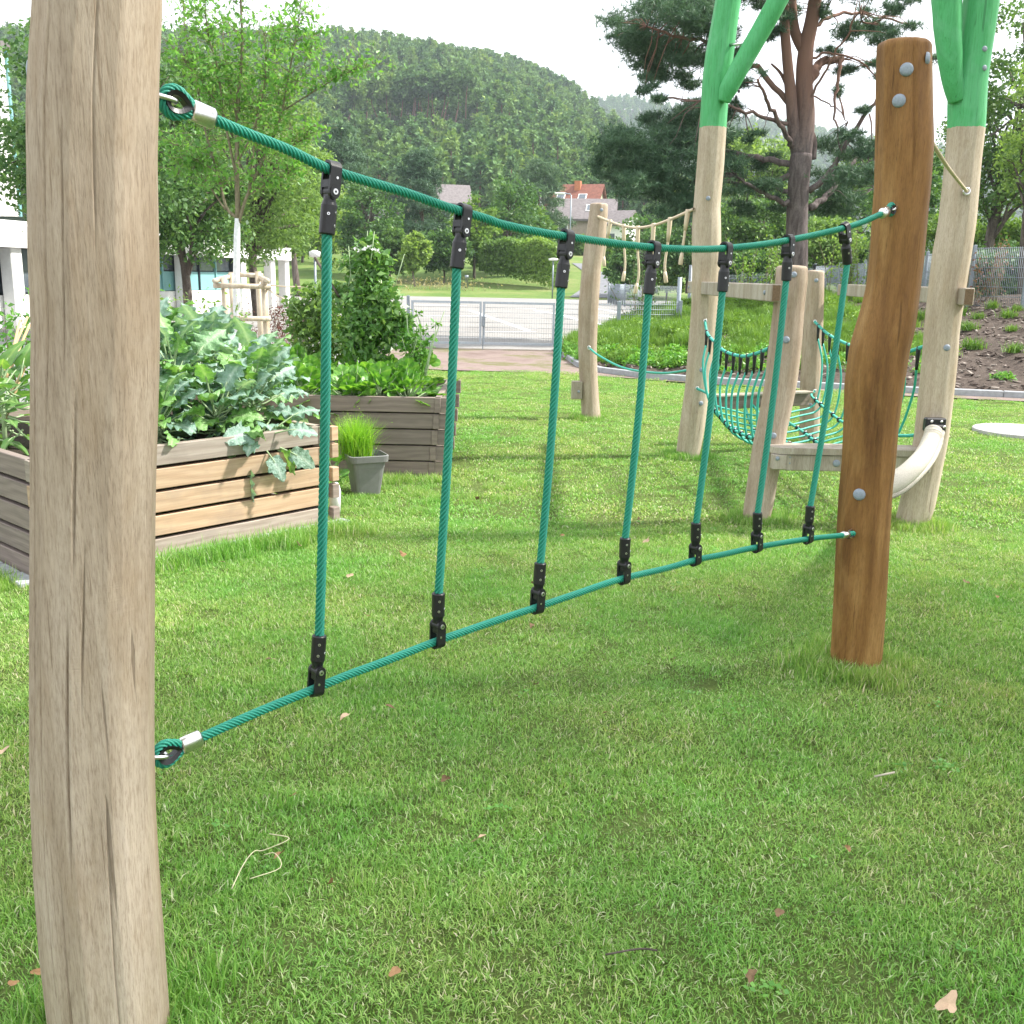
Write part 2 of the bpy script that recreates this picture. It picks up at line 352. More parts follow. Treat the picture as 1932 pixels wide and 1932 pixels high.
M['mulch'] = mat_ground('bark_mulch', ((.3, (.045, .033, .027)), (.5, (.095, .074, .061)), (.7, (.16, .13, .108))), 14, 70, .9)
M['forestfloor'] = mat_ground('shaded_forest_floor', ((.3, (.02, .035, .015)), (.7, (.04, .06, .025))), .1, 1)
M['paving'] = mat_ground('light_grey_yard', ((.3, (.22, .22, .225)), (.7, (.30, .295, .29))), .8, 20, .2)

# ------------------------------------------------------------------ the setting
def structure(name, VF, mat, smooth=False, origin=(0, 0, 0)): return tag(part(name, VF, mat, None, smooth, origin), kind='structure')
structure('ground', sheet([(-900, -60), (900, -60), (900, 1200), (-900, 1200)], -.06), M['earth'])
FRONT = [atZ(*p) for p in ((-500, 690), (300, 690), (760, 692), (830, 698), (1000, 702), (1100, 708), (1200, 714), (1300, 722), (1500, 734), (1700, 746), (1932, 757), (2200, 772), (2900, 812))]
LX = np.array([p.x for p in FRONT]); LY = np.array([p.y for p in FRONT])
def lawn_back(x): return np.interp(x, LX, LY)
lawn_pts = [(-9, -3), (9.5, -3)] + [(p.x, p.y) for p in reversed(FRONT)]
lawn_pts = [(-9, -3), (13, -3)] + [(x, float(lawn_back(x))) for x in np.linspace(13, -9, 40)]
def lawn_z(x, y): return .012 * np.sin(x * 1.3 + 1) * np.sin(y * .9) + .006 * np.sin(x * 3.1) * np.sin(y * 2.7 + 2)
structure('lawn', grid(60, 60, lambda u, v: (-9 + 22 * u, -3 + v * (float(lawn_back(-9 + 22 * u)) + 3), float(lawn_z(-9 + 22 * u, -3 + v * (float(lawn_back(-9 + 22 * u)) + 3))))), M['lawn'], True)
# kerb line
KP = [atZ(px, py, .10) for px, py in ((1050, 652), (1064, 662), (1085, 677), (1108, 689), (1150, 694), (1200, 701), (1300, 709), (1450, 717), (1600, 724), (1750, 731), (1932, 739), (2200, 753), (2700, 785))]
KS = resample(smooth_path(KP, 6), .05)
YARD_Y = 20.9
# dirt strip between lawn and gate / kerb
kx = [p[0] for p in KS]; ky = [p[1] for p in KS]
def strip_back(x): return YARD_Y if x < kx[0] else float(np.interp(x, kx, ky)) + .35
structure('dirt_path', grid(90, 2, lambda u, v: (-9 + 22 * u, (float(lawn_back(-9 + 22 * u)) - .15) * (1 - v) + strip_back(-9 + 22 * u) * v, .016)), M['dirt'])
# kerb stones
kerb = tag(link('kerb', None), kind='structure')
seg_len = int(1.0 / .05); a = 0
while a + 4 < len(KS):
    b = min(a + seg_len, len(KS) - 1); p, q = KS[a], KS[b]; d = (q - p) / np.linalg.norm(q - p)
    o = part('kerb_stone', bar(p + d * .005 - [0, 0, .12], q - d * .005 - [0, 0, .12], .10, .24, .008), M['kerb'], kerb); a = b
# car park
CPZ = .02
structure('car_park', sheet([(-30, YARD_Y), (40, YARD_Y), (60, 69), (-12, 69)], CPZ), M['carpark'])
def line(pa, pb, wd):
    A, B = atZ(*pa, CPZ), atZ(*pb, CPZ); d = (B - A); d.z = 0; d.normalize(); n = Vector((-d.y, d.x, 0)) * wd / 2
    return np.array([A - n, B - n, B + n, A + n]) * [1, 1, 0] + [0, 0, CPZ + .004]
mk = tag(link('parking_markings', None), kind='structure')
for pa, pb, wd in (((887, 585.6), (996.4, 623.8), .2), ((1062.7, 594.5), (1093, 604.5), .2), ((1115, 581), (1170, 589.5), .2), ((1127.5, 594), (1141, 596.5), .2), ((1148, 597.5), (1162, 600), .2), ((1168, 601), (1183, 603.5), .2),
                   ((1125, 609.5), (1185, 622.5), .2), ((918, 580.4), (1011, 582.6), .25), ((915, 626.6), (1012, 626), .12), ((800, 596.5), (905, 596), .2), ((790, 636), (1160, 641), .10), ((1118, 594), (1190, 597.5), .15), ((780, 575), (880, 577), .4), ((1010, 586), (1060, 594), .2)):
    part('marking_line', (line(pa, pb, wd), [(0, 1, 2, 3)]), M['paint_line'], mk)
# meadow rising behind
def sm(t): t = np.clip(t, 0, 1); return t * t * (3 - 2 * t)
def meadow_h(x, y): return float(3.9 * sm((y - 69) / 55) * (1 - .55 * sm((x - 7 - (y - 69) * .02) / 9)) + .15 * math.sin(x * .3) * sm((y - 70) / 20) + 3.0 * sm((y - 120) / 80) - .0)
structure('meadow', grid(70, 50, lambda u, v: (-110 + 220 * u, 69 + 151 * v, .01 + meadow_h(-110 + 220 * u, 69 + 151 * v))), M['meadow'], True)
# path climbing from the car park to the houses
pc = [(1122, 562, 46), (1133, 548, 36), (1142, 533, 26), (1128, 519, 20), (1105, 506, 14), (1088, 497, 9)]
pl = []
for px, py, hw in pc:
    # walk out along the ray until it meets the meadow
    d = ray(px, py); t = 60.0
    while t < 200 and (CAM + d * t).z > .03 + meadow_h((CAM + d * t).x, (CAM + d * t).y) and (CAM + d * t).z > .02: t += .5
    p = CAM + d * t; pl.append((p, hw * p.y / F_PX))
V, Fc = [], []
for i, (p, hw) in enumerate(pl):
    for sx in (-1, 1):
        x = p.x + sx * hw; V.append((x, p.y, .05 + (meadow_h(x, p.y) if p.y > 69 else 0)))
    if i: Fc.append((2 * i - 2, 2 * i - 1, 2 * i + 1, 2 * i))
structure('path', (np.array(V), Fc), M['asphalt'])
# mulch bank behind the kerb
BK = [(0, (1060, 20.9, .05)), (.12, (1112, 21.2, .10)), (.3, (1215, 23.5, .55)), (.42, (1300, 25, .85)), (.55, (1450, 28, 1.05)), (.7, (1640, 29, 1.15)), (.85, (1840, 23.5, 1.25)), (1, (2300, 22, 1.4))]
def bank_pt(u, v):
    i = min(int(u * (len(KS) - 1)), len(KS) - 1); k = KS[i]
    ts = [b[0] for b in BK]; px, Y, z = [np.interp(u, ts, [b[1][q] for b in BK]) for q in range(3)]
    x = xpix(px, Y, z); t = v
    return (k[0] + .06 + (x - k[0] - .06) * t, k[1] + .06 + (Y - k[1] - .06) * t, .06 + (z - .06) * (t ** .85) + .05 * math.sin(u * 40 + v * 9) * math.sin(v * 8) * (v > .1) + .03 * math.sin(u * 90 + 5 * v))
structure('mulch_bank', grid(110, 30, bank_pt), M['mulch'], True)
# terrace of soil behind the bank, to the far fence
structure('upper_yard', sheet([(xpix(1300, 25, .9), 25.2), (40, 22), (60, 110), (13, 75), (9.4, 40)], .75), M['earth'])
# hills
SK = [(-900, 40), (-300, 50), (0, 66), (300, 66), (480, 68), (548, 72), (653, 77), (716, 79), (766, 86), (841, 96), (903, 104), (949, 115), (1000, 131), (1063, 160), (1100, 188), (1160, 235), (1230, 300), (1320, 360), (1500, 420), (1900, 470), (2600, 490)]
def hill_fn(u, v):
    px = -900 + 3500 * u; d = 150 + 330 * v; y = np.interp(px, [s_[0] for s_ in SK], [s_[1] for s_ in SK]) + 13 + 33
    top = atY(px, y, 480).z; x = xpix(px, d, 4 + 90 * v); prof = sm(v * .93 + .04) * .55 + v * .45
    return (x, d, 4.0 + max(0, top - 4) * prof + 3.0 * math.sin(px * .012 + v * 7) * v * (1 - v) * 3)
structure('forest_hill', grid(120, 46, hill_fn), M['forestfloor'], True)
SK2 = [(700, 330), (950, 250), (1080, 208), (1114, 190), (1140, 181), (1182, 184), (1218, 190), (1300, 205), (1470, 232), (1600, 255), (2000, 300), (2600, 340)]
def hill2_fn(u, v):
    px = 700 + 1900 * u; d = 620 + 480 * v; y = np.interp(px, [s_[0] for s_ in SK2], [s_[1] for s_ in SK2]) + 9 + 15
    top = atY(px, y, 1100).z; x = xpix(px, d, 60)
    return (x, d, 4.0 + max(0, top - 4) * (.3 * v + .7 * sm(v)))
structure('distant_hill', grid(80, 24, hill2_fn), M['forestfloor'], True)
# left yard paving behind the beds
structure('yard', sheet([(-30, 7.2), (-2.6, 9.5), (-2.6, 20.88), (-30, 20.88)], .03), M['paving'])

# ------------------------------------------------------------------ stuff made of real blades / trees, by geometry nodes
def leaf_quads(P_, size, rng_, aspect=.5, up=None, fold=0, droop=0):
    """one rhombic leaf per point"""
    n = len(P_); size = np.broadcast_to(np.asarray(size, float), (n,))
    a = rng_.normal(size=(n, 3));
    if up is not None: a = a + np.array(up)
    a /= np.linalg.norm(a, axis=1)[:, None]
    b = rng_.normal(size=(n, 3)); b[:, 2] -= droop; b -= a * (a * b).sum(1)[:, None]; b /= np.linalg.norm(b, axis=1)[:, None]; c = np.cross(a, b)
    L = size[:, None]
    V = np.stack([P_, P_ + b * L * .45 + c * L * aspect / 2 + a * L * fold, P_ + b * L, P_ + b * L * .45 - c * L * aspect / 2 + a * L * fold], 1).reshape(-1, 3)
    F = np.arange(4 * n).reshape(-1, 4); return V, F
def gn_scatter(name, pts, rots, scales, idx, variants, kind_tag='stuff', label=None):
    me = bpy.data.meshes.new(name); me.vertices.add(len(pts)); me.vertices.foreach_set('co', np.asarray(pts, dtype=np.float32).ravel())
    for nm, ty, arr in (('rot', 'FLOAT_VECTOR', rots), ('scl', 'FLOAT_VECTOR', scales), ('idx', 'INT', idx)):
        a_ = me.attributes.new(nm, ty, 'POINT')
        if ty == 'INT': a_.data.foreach_set('value', np.asarray(arr, dtype=np.int32))
        else: a_.data.foreach_set('vector', np.asarray(arr, dtype=np.float32).ravel())
    o = bpy.data.objects.new(name, me); C.objects.link(o); tag(o, label, kind=kind_tag)
    col = bpy.data.collections.new(name + '_variants')
    for i, v in enumerate(variants):
        q = bpy.data.objects.new('%s_variant_%d' % (name, i), v); col.objects.link(q)
    g = bpy.data.node_groups.new(name, 'GeometryNodeTree'); g.interface.new_socket('Geometry', in_out='INPUT', socket_type='NodeSocketGeometry'); g.interface.new_socket('Geometry', in_out='OUTPUT', socket_type='NodeSocketGeometry')
    N = g.nodes.new; gi, go = N('NodeGroupInput'), N('NodeGroupOutput'); ci = N('GeometryNodeCollectionInfo'); ci.inputs['Collection'].default_value = col
    ci.inputs['Separate Children'].default_value = True; ci.inputs['Reset Children'].default_value = True
    ip = N('GeometryNodeInstanceOnPoints'); ip.inputs['Pick Instance'].default_value = True
    def att(nm, ty):
        x = N('GeometryNodeInputNamedAttribute'); x.data_type = ty; x.inputs['Name'].default_value = nm; return [q for q in x.outputs if q.enabled and q.name == 'Attribute'][0]
    e2r = N('FunctionNodeEulerToRotation')
    g.links.new(gi.outputs[0], ip.inputs['Points']); g.links.new(ci.outputs[0], ip.inputs['Instance']); g.links.new(att('rot', 'FLOAT_VECTOR'), e2r.inputs[0]); g.links.new(e2r.outputs[0], ip.inputs['Rotation'])
    g.links.new(att('scl', 'FLOAT_VECTOR'), ip.inputs['Scale']); g.links.new(att('idx', 'INT'), ip.inputs['Instance Index']); g.links.new(ip.outputs[0], go.inputs[0])
    md = o.modifiers.new('scatter', 'NODES'); md.node_group = g
    return o
def blades(n, half, lmin, lmax, wd, seed, lean=1.0, taper=True, zbase=0, clump=0):
    r_ = np.random.default_rng(seed)
    p = r_.uniform(-half, half, (n, 2))
    if clump: p = np.clip(r_.normal(size=(n, 2)) * half * .45, -half * 1.4, half * 1.4)
    L = r_.uniform(lmin, lmax, n); th = r_.uniform(0, 2 * np.pi, n); ln = np.minimum(r_.uniform(.15, 1.0, n) * lean, 1.0)
    d = np.stack([np.cos(th), np.sin(th)], 1); side = np.stack([-np.sin(th + r_.normal(size=n) * .5), np.cos(th + r_.normal(size=n) * .5)], 1); W = wd * r_.uniform(.7, 1.3, n)
    V = np.zeros((n, 5, 3))
    def at(t): return p + d * (L * ln * t ** 1.7)[:, None], L * t * np.sqrt(np.clip(1 - (ln * t ** .7) ** 2 * .82, .05, 1))
    for k, (t, wf) in enumerate(((0, 1), (.55, .85))):
        xy, z = at(t); V[:, 2 * k, :2] = xy - side * (W * wf / 2)[:, None]; V[:, 2 * k + 1, :2] = xy + side * (W * wf / 2)[:, None]; V[:, 2 * k, 2] = V[:, 2 * k + 1, 2] = z + zbase
    xy, z = at(1.0); V[:, 4, :2] = xy; V[:, 4, 2] = z + zbase
    b = np.arange(n)[:, None] * 5
    F = np.vstack([b + [0, 1, 3], b + [0, 3, 2], b + [2, 3, 4]])
    tint = np.repeat(np.clip(r_.beta(2, 2, n) * .84 + (r_.uniform(size=n) < .15) * .5, 0, 1), 5)
    return V.reshape(-1, 3), F, tint
BED_EX = []                           # exclusion polygons (filled before the grass is sown)
def inside(poly, x, y):
    r_ = np.zeros(len(x), bool); n = len(poly); j = n - 1
    for i in range(n):
        xi, yi = poly[i]; xj, yj = poly[j]
        r_ ^= ((yi > y) != (yj > y)) & (x < (xj - xi) * (y - yi) / (yj - yi + 1e-12) + xi); j = i
    return r_

# ------------------------------------------------------------------ posts
def make_post(name, rows, Y0, mat, label, cat='wooden post', group=None, depth_scale=.95, seed=1, cracks=(), ridges=(), nth=48, nz=90, top=True, dome=.02, bottom_z=-.04, wobble=.02, facets=((.35, .965), (5.75, .965), (5.15, .97), (4.5, .97), (3.9, .965), (3.3, .96))):
    """rows: (py, px_left, px_right) of the silhouette; the post stands in the plane Y=Y0"""
    pts = []
    for py, a_, b_ in rows:
        c = atY((a_ + b_) / 2, py, Y0); r_ = (b_ - a_) / 2 * depth(c) / F_PX; pts.append((c.z, c.x, r_))
    pts.sort(); z = np.array([p[0] for p in pts]); x = np.array([p[1] for p in pts]); r = np.array([p[2] for p in pts])
    if z[0] > bottom_z: sl = (x[1] - x[0]) / (z[1] - z[0]); x = np.r_[x[0] + sl * (bottom_z - z[0]) , x]; r = np.r_[r[0], r]; z = np.r_[bottom_z, z]
    zz = np.linspace(z[0], z[-1], nz)
    def sp(q):                          # smooth interpolation
        y_ = np.interp(zz, z, q); k = max(3, nz // 40) | 1; ker = np.ones(k) / k
        return np.convolve(np.pad(y_, k // 2, 'edge'), ker, 'valid')
    xs, rs = sp(x), sp(r); th = np.linspace(0, 2 * np.pi, nth, endpoint=False)
    T, Z = np.meshgrid(th, zz)
    rr = rs[:, None] * (1 + wobble * (np.sin(2 * T + wob(seed, Z, 3, 1.3) * 1.5) * .7 + np.sin(3 * T + wob(seed + 1, Z, 3, 1.7)) * .5 + .35 * wob(seed + 2, Z * 1.0 + 2 * np.cos(T), 4, 4)))
    for t0, amp, wd_ in ridges:
        tt = t0 + .10 * wob(seed + 9, Z, 3, 1.2); dd = np.abs((T - tt + np.pi) % (2 * np.pi) - np.pi); rr = rr * (1 + amp * np.maximum(0, 1 - dd / wd_))
    for tf, df in facets:
        tt = tf + .10 * wob(seed + int(tf * 7), Z, 3, 1.1); dd = (T - tt + np.pi) % (2 * np.pi) - np.pi
        lim = rs[:, None] * (df + .012 * wob(seed + int(tf * 13), Z, 3, 1.9)) / np.maximum(np.cos(dd), .3); rr = np.where(np.abs(dd) < 1.0, np.minimum(rr, lim), rr)
    for t0, z0, z1, dp, wd_ in cracks:
        tt = t0 + .035 * wob(seed + int(z0 * 10) + 3, Z, 4, 3); dd = np.abs((T - tt + np.pi) % (2 * np.pi) - np.pi) * rs[:, None]
        env = np.clip(np.minimum(Z - z0, z1 - Z) / .12, 0, 1); rr = rr - dp * env * np.clip(1 - dd / (wd_ * (.4 + .6 * env)), 0, 1)
    V = np.stack([xs[:, None] + rr * np.cos(T), Y0 + rr * depth_scale * np.sin(T), Z], -1)
    i = np.arange(nz - 1)[:, None] * nth; j = np.arange(nth)[None]; j2 = (j + 1) % nth
    Fq = np.stack([i + j, i + j2, i + nth + j2, i + nth + j], -1).reshape(-1, 4)
    V = V.reshape(-1, 3); Fs = [tuple(q) for q in Fq]
    if top:                             # softened, slightly domed end
        for k, (f_, dz) in enumerate(((.95, .010), (.85, .016), (.5, .016 + dome * .6), (.0, .016 + dome))):
            ring = V[(nz - 1) * nth:(nz) * nth].copy(); c = ring.mean(0); b = len(V)
            if f_ > 0:
                ring = c + (ring - c) * [f_, f_, 1] + [0, 0, dz]; V = np.vstack([V, ring]); pb = b - nth
                Fs += [(pb + q, pb + (q + 1) % nth, b + (q + 1) % nth, b + q) for q in range(nth)]
            else:
                V = np.vstack([V, c + [0, 0, dz]]); pb = b - nth; Fs += [(pb + q, pb + (q + 1) % nth, b) for q in range(nth)]
    base = empty(name, (float(np.interp(0, zz, xs)), Y0, 0), label, cat, group)
    body = part('post_body', (V, Fs), mat, base, True)
    base['_'] = 0; del base['_']
    return base, dict(z=zz, x=xs, r=rs, Y=Y0, ds=depth_scale)
def post_front(info, px, py, out=0.0):
    """point on the camera side of the post surface seen at this pixel, and the outward normal"""
    d = ray(px, py); p = CAM + d * (info['Y'] / d.y)
    for _ in range(4):
        x0 = np.interp(p.z, info['z'], info['x']); r = np.interp(p.z, info['z'], info['r']); k = max(-.97, min(.97, (p.x - x0) / r)); yy = info['Y'] - r * info['ds'] * math.sqrt(1 - k * k)
        p = CAM + d * (yy / d.y)
    n = Vector((k, -math.sqrt(1 - k * k), 0)).normalized(); return p + n * out, n
def dome_vf(c, n, R, h):
    n = Vector(n).normalized(); q = n.to_track_quat('Z', 'Y').to_matrix(); V, F = [], []; seg = 20; K = [(1.0, 0), (1.0, .25), (.93, .55), (.75, .82), (.45, .96)]
    for rr, zz_ in K:
        for i in range(seg): t = 2 * math.pi * i / seg; V.append(Vector(c) + q @ Vector((R * rr * math.cos(t), R * rr * math.sin(t), h * zz_)))
    V.append(Vector(c) + q @ Vector((0, 0, h)))
    for k in range(len(K) - 1): F += [(k * seg + i, k * seg + (i + 1) % seg, (k + 1) * seg + (i + 1) % seg, (k + 1) * seg + i) for i in range(seg)]
    k = (len(K) - 1) * seg; F += [(k + i, k + (i + 1) % seg, len(V) - 1) for i in range(seg)]
    return np.array([tuple(v) for v in V]), F
def bolt_cap(parent, info, px, py, R=.017, n=None, p=None):
    if p is None: p, n2 = post_front(info, px, py); n = n or n2
    part('bolt_cap', dome_vf(p - n * .003, n, R, R * .62), M['cap'], parent, True)

# near post
YA = 1.70
pA, iA = make_post('near_post', [(-30, 67, 304), (0, 68, 304), (60, 64, 301), (120, 60, 298.5), (200, 55.5, 297), (300, 56, 295), (400, 57.5, 297), (483, 58, 299), (574, 62, 300), (640, 64, 300), (700, 62.5, 299), (824, 61.5, 295), (900, 62, 292), (1000, 61.5, 290), (1150, 61, 288.5), (1281, 61, 287.5), (1368, 61.5, 287), (1437, 62, 287), (1541, 66, 289), (1644, 71, 294), (1783, 83, 304), (1910, 98.5, 313), (1990, 107, 319)],
    YA, M['post'], 'thick pale debarked log post in the left foreground holding the net', seed=4, nth=420, nz=420, top=False, wobble=.012,
    cracks=[(4.78, .98, 1.32, .010, .0026), (4.70, .42, .96, .011, .0028), (4.92, .74, 1.06, .008, .0022), (4.50, -.05, .45, .007, .0022), (4.30, 1.15, 1.95, .005, .002), (4.62, 1.3, 1.75, .006, .002), (4.2, .1, .9, .006, .002), (5.3, .0, .6, .005, .002), (3.95, .6, 1.5, .005, .002), (5.08, 1.5, 2.1, .004, .002)],
    facets=((5.80, .945), (5.12, .950), (4.52, .968), (4.0, .955), (3.45, .95), (.2, .95)))
for px, py in ((62, 140), (66, 1478)):
    p = atY(px, py, YA - .02); bolt_cap(pA, iA, 0, 0, .0215, Vector((-.93, -.37, 0)).normalized(), Vector((p.x + .008, YA - .035, p.z)))

# amber post
YB = 3.75
pB, iB = make_post('amber_post', [(88, 1657, 1755.5), (140, 1655.5, 1757), (200, 1654.5, 1758), (270, 1653.5, 1760), (350, 1652, 1754.5), (400, 1648, 1749), (480, 1643.5, 1742), (539, 1636.5, 1735), (580, 1627, 1730), (620, 1615, 1724), (661, 1603.5, 1714), (724, 1595.5, 1704), (799, 1593.5, 1694), (874, 1590, 1688), (923, 1585, 1682), (1023, 1579, 1676.5), (1123, 1574.5, 1671.5), (1223, 1569.5, 1664.5), (1277, 1566, 1659)],
    YB, M['amber'], 'wavy amber-stained wooden post standing in the lawn at the right end of the net', seed=9, nth=96, nz=200, dome=.004, wobble=.02, cracks=[(4.70, 1.7, 2.35, .010, .004), (4.55, .75, 1.5, .010, .003), (4.9, .3, .8, .005, .002), (4.3, .05, .5, .005, .002), (5.1, 1.0, 1.6, .004, .002)])
for px, py in ((1710.5, 131), (1696, 190), (1621, 933)): bolt_cap(pB, iB, px, py, .0225)
p_, _ = post_front(iB, 1752, 110); bolt_cap(pB, iB, 0, 0, .0215, Vector((.90, -.43, 0)).normalized(), p_ + Vector((-.004, .004, 0)))

# pale posts of the tower behind
YD, YC, YE, YF, YG = 6.25, 6.2, 8.55, 9.4, 10.9
M['post_e'] = mat_wood('pale_wood_with_green_paint_above', (.36, .295, .215, 1), (.46, .39, .295, 1), (.56, .485, .385, 1), GREEN, atY(1345, 241, YE).z)
M['post_c'] = mat_wood('pale_wood_with_light_green_paint_above', (.36, .295, .215, 1), (.46, .39, .295, 1), (.56, .485, .385, 1), GREEN, atY(1820, 242, YC).z)
pC, iC = make_post('play_tower_post', [(-260, 1850, 1925), (-120, 1832, 1903), (0, 1819, 1885), (60, 1811, 1876), (110, 1802, 1868), (150, 1795, 1862), (187, 1790, 1860), (242, 1790, 1857), (300, 1785, 1850), (350, 1780, 1846), (424, 1772, 1840), (474, 1762, 1832), (549, 1753, 1820), (624, 1745, 1809), (674, 1741.5, 1806), (749, 1734, 1798), (824, 1726, 1789), (873, 1717, 1779), (923, 1705, 1769), (960, 1696, 1762), (992, 1688, 1748)],
    YC, M['post_c'], 'pale wavy post with light green painted top and side branch, rightmost of the playground posts', 'wooden post', 'play tower posts', seed=21, nth=72, nz=160, top=True, cracks=[(4.75, 1.0, 2.0, .008, .003), (4.6, .1, .95, .008, .003), (5.0, .4, 1.2, .006, .003)])
pE, iE = make_post('play_tower_post', [(-260, 1392, 1450), (-120, 1371, 1423), (0, 1350, 1398), (50, 1341, 1391), (104, 1331, 1384.5), (155, 1325, 1377), (233, 1320.5, 1371), (311, 1315, 1366), (388, 1309, 1359), (427, 1306, 1360.5), (483, 1305.5, 1361), (508, 1306, 1358.5), (580, 1304, 1354), (658, 1298, 1346), (736, 1292, 1338), (813, 1281, 1329), (864, 1274.5, 1319)],
    YE, M['post_e'], 'tall pale post with green painted top and forked arm behind the middle of the net', 'wooden post', 'play tower posts', seed=33, nth=72, nz=150, cracks=[(4.72, 1.4, 2.5, .008, .004), (4.65, .1, .9, .010, .004), (4.95, 1.6, 2.2, .006, .003)])
pD, iD = make_post('play_tower_post', [(507, 1465, 1523), (530, 1464, 1523), (579, 1460, 1517), (639, 1453, 1513), (680, 1448, 1509), (724, 1443.5, 1503), (774, 1434, 1493), (810, 1427, 1485), (845, 1420, 1480), (898, 1412, 1468), (948, 1405, 1460), (987, 1400, 1451)],
    YD, M['post'], 'short pale post carrying the left end of the low plank platform', 'wooden post', 'play tower posts', seed=41, nth=64, nz=110, dome=.006, cracks=[(4.85, .5, 1.2, .008, .003), (4.6, .1, .6, .006, .003)])
pF, iF = make_post('play_tower_post', [(514, 1522, 1555), (574, 1518, 1554), (649, 1513, 1551.5), (724, 1510, 1548), (799, 1508.5, 1546.5), (832, 1508, 1544)],
    YF, M['post'], 'slim pale post farthest back among the playground posts, right of the short post', 'wooden post', 'play tower posts', seed=52, nth=48, nz=80, dome=.006, cracks=[(4.7, .5, 1.3, .006, .003)])
pG, iG = make_post('play_tower_post', [(387, 1113, 1147), (400, 1112, 1147), (451, 1104, 1143), (503, 1097.7, 1134), (580, 1091, 1129), (658, 1090.5, 1126), (710, 1092.5, 1127.5), (762, 1096, 1131), (783, 1097, 1133)],
    YG, M['post'], 'bent pale post standing alone at the left end of the short rope line', 'wooden post', 'play tower posts', seed=63, nth=48, nz=90, dome=.008, cracks=[(4.7, .9, 1.6, .006, .003)])
for nfo, par, lst in ((iC, pC, ((1858, 92, .016), (1858, 128, .016), (1786.5, 656, .020))), (iE, pE, ((1336, 374, .018), (1324, 698, .020), (1322.5, 761, .020))), (iD, pD, ((1498, 518, .018), (1483, 641, .022), (1459, 822, .020))), (iF, pF, ((1540, 529, .018), (1529, 764, .018))), (iG, pG, ((1135, 396, .018),))):
    for px, py, R in lst: bolt_cap(par, nfo, px, py, R)
# forked arms
def arm(par, pts, Y0, name='branch_arm', mat=None, seed=3):
    P_ = []; R_ = []
    for px, py, wpx, dy in pts: p = atY(px, py, Y0 + dy); P_.append(tuple(p)); R_.append(wpx / 2 * depth(p) / F_PX)
    s_ = smooth_path(P_, 10); rr = np.interp(np.linspace(0, 1, len(s_)), np.linspace(0, 1, len(R_)), R_) * (1 + .03 * wob(seed, np.linspace(0, 6, len(s_))))
    V, F = tube(s_, rr, 28); return part(name, (V, F), mat, par, True)
M['green'] = mat_wood('light_green_painted_wood', (.065, .34, .12, 1), GREEN, (.11, .45, .18, 1), GREEN, -50)
arm(pE, [(1366, 192, 22, -.13), (1375, 166, 34, -.14), (1400, 120, 36, -.16), (1440, 50, 37, -.18), (1466, 3, 38, -.2), (1530, -115, 40, -.2), (1590, -230, 40, -.2)], YE, mat=M['green'])
arm(pC, [(1805, 190, 30, -.04), (1797, 150, 38, -.06), (1792, 100, 46, -.07), (1788, 50, 52, -.07), (1786, 0, 54, -.07), (1778, -100, 52, -.07), (1760, -220, 50, -.06)], YC, mat=M['green'], seed=8)
r1, r2 = atY(1376, 85, YE - .08), atY(1403, 82, YE - .15); part('tie_rod', cyl(r1, r2, .012, 10), M['steel'], pE, True)
for px, py in ((1389, 183), (1394, 172)): part('bolt_hole', dome_vf(atY(px, py, YE - .25), (.5, -.85, 0), .014, .004), M['black'], pE, True)
part('wooden_block', box(atY(1088, 735.5, YG - .05), (.115, .10, .19), None, .006), M['beam'], pG); bolt_cap(pG, iG, 0, 0, .014, Vector((0, -1, 0)), atY(1092, 739, YG - .104))

# beams
def beam_thing(label, x0, y0, x1, y1, z, w_, h_, bolts, group=None):
    o = empty('wooden_beam', ((x0 + x1) / 2, (y0 + y1) / 2, z - h_ / 2), label, 'beam', group)
    a_, b_ = np.array((x0, y0, z)), np.array((x1, y1, z)); part('beam_body', bar(a_, b_, w_, h_, .006), M['beam'], o)
    d = (b_ - a_) / np.linalg.norm(b_ - a_); part('end_grain', bar(b_, b_ + d * .003, w_ - .014, h_ - .014), M['endgrain'], o)
    for t in bolts: p = a_ + (b_ - a_) * t + [-w_ / 2, 0, 0]; part('bolt_cap', dome_vf(p, (-1, -.08, 0), .014, .010), M['cap'], o, True)
    return o
zb = 1.43
xl1, xl0 = xpix(1464.5, 5.98, zb), xpix(1294.5, 9.2, zb) + .04
beam_thing('pale grey beam running from the tall green-topped post to the short post', xl0, 9.2, xl1, 5.98, zb, .058, .102, (.03, .95), 'beams between the playground posts')
xr1, xr0 = xpix(1828, 6.0, zb), 3.0
beam_thing('pale grey beam behind the amber post, its dark end sticking out right of the rightmost post', xr0, 9.5, xr1, 6.0, zb, .062, .102, (.05, .93), 'beams between the playground posts')
# low platform between D and C
zp = atY(1590, 846, 6.05).z
pf = empty('plank_platform', (xpix(1590, 6.15, .5), 6.15, zp - .2), 'low grey plank platform with rounded corner between the short post and the rightmost post', 'platform')
xa, xb = xpix(1457, 6.08, zp), xpix(1755, 6.08, zp)
ys = 6.02
out = [(xa + .03, ys), (xb, ys)] + [(xb, ys + .30), (xa + .05, ys + .30)] + [(xa + .03 - .05 * math.sin(t), ys + .05 - .05 * math.cos(t)) for t in np.linspace(math.pi * .5, 0, 7)][:6]
def extr(poly, z0, z1):
    n = len(poly); V = [(x, y, z0) for x, y in poly] + [(x, y, z1) for x, y in poly]
    return np.array(V, float), [tuple(range(n))[::-1], tuple(range(n, 2 * n))] + [(i, (i + 1) % n, n + (i + 1) % n, n + i) for i in range(n)]
top_poly = [(xa - .01, ys + .06), (xa + .0, ys + .03), (xa + .02, ys + .01), (xa + .05, ys), (xb, ys), (xb, ys + .21), (xa - .01, ys + .21)]
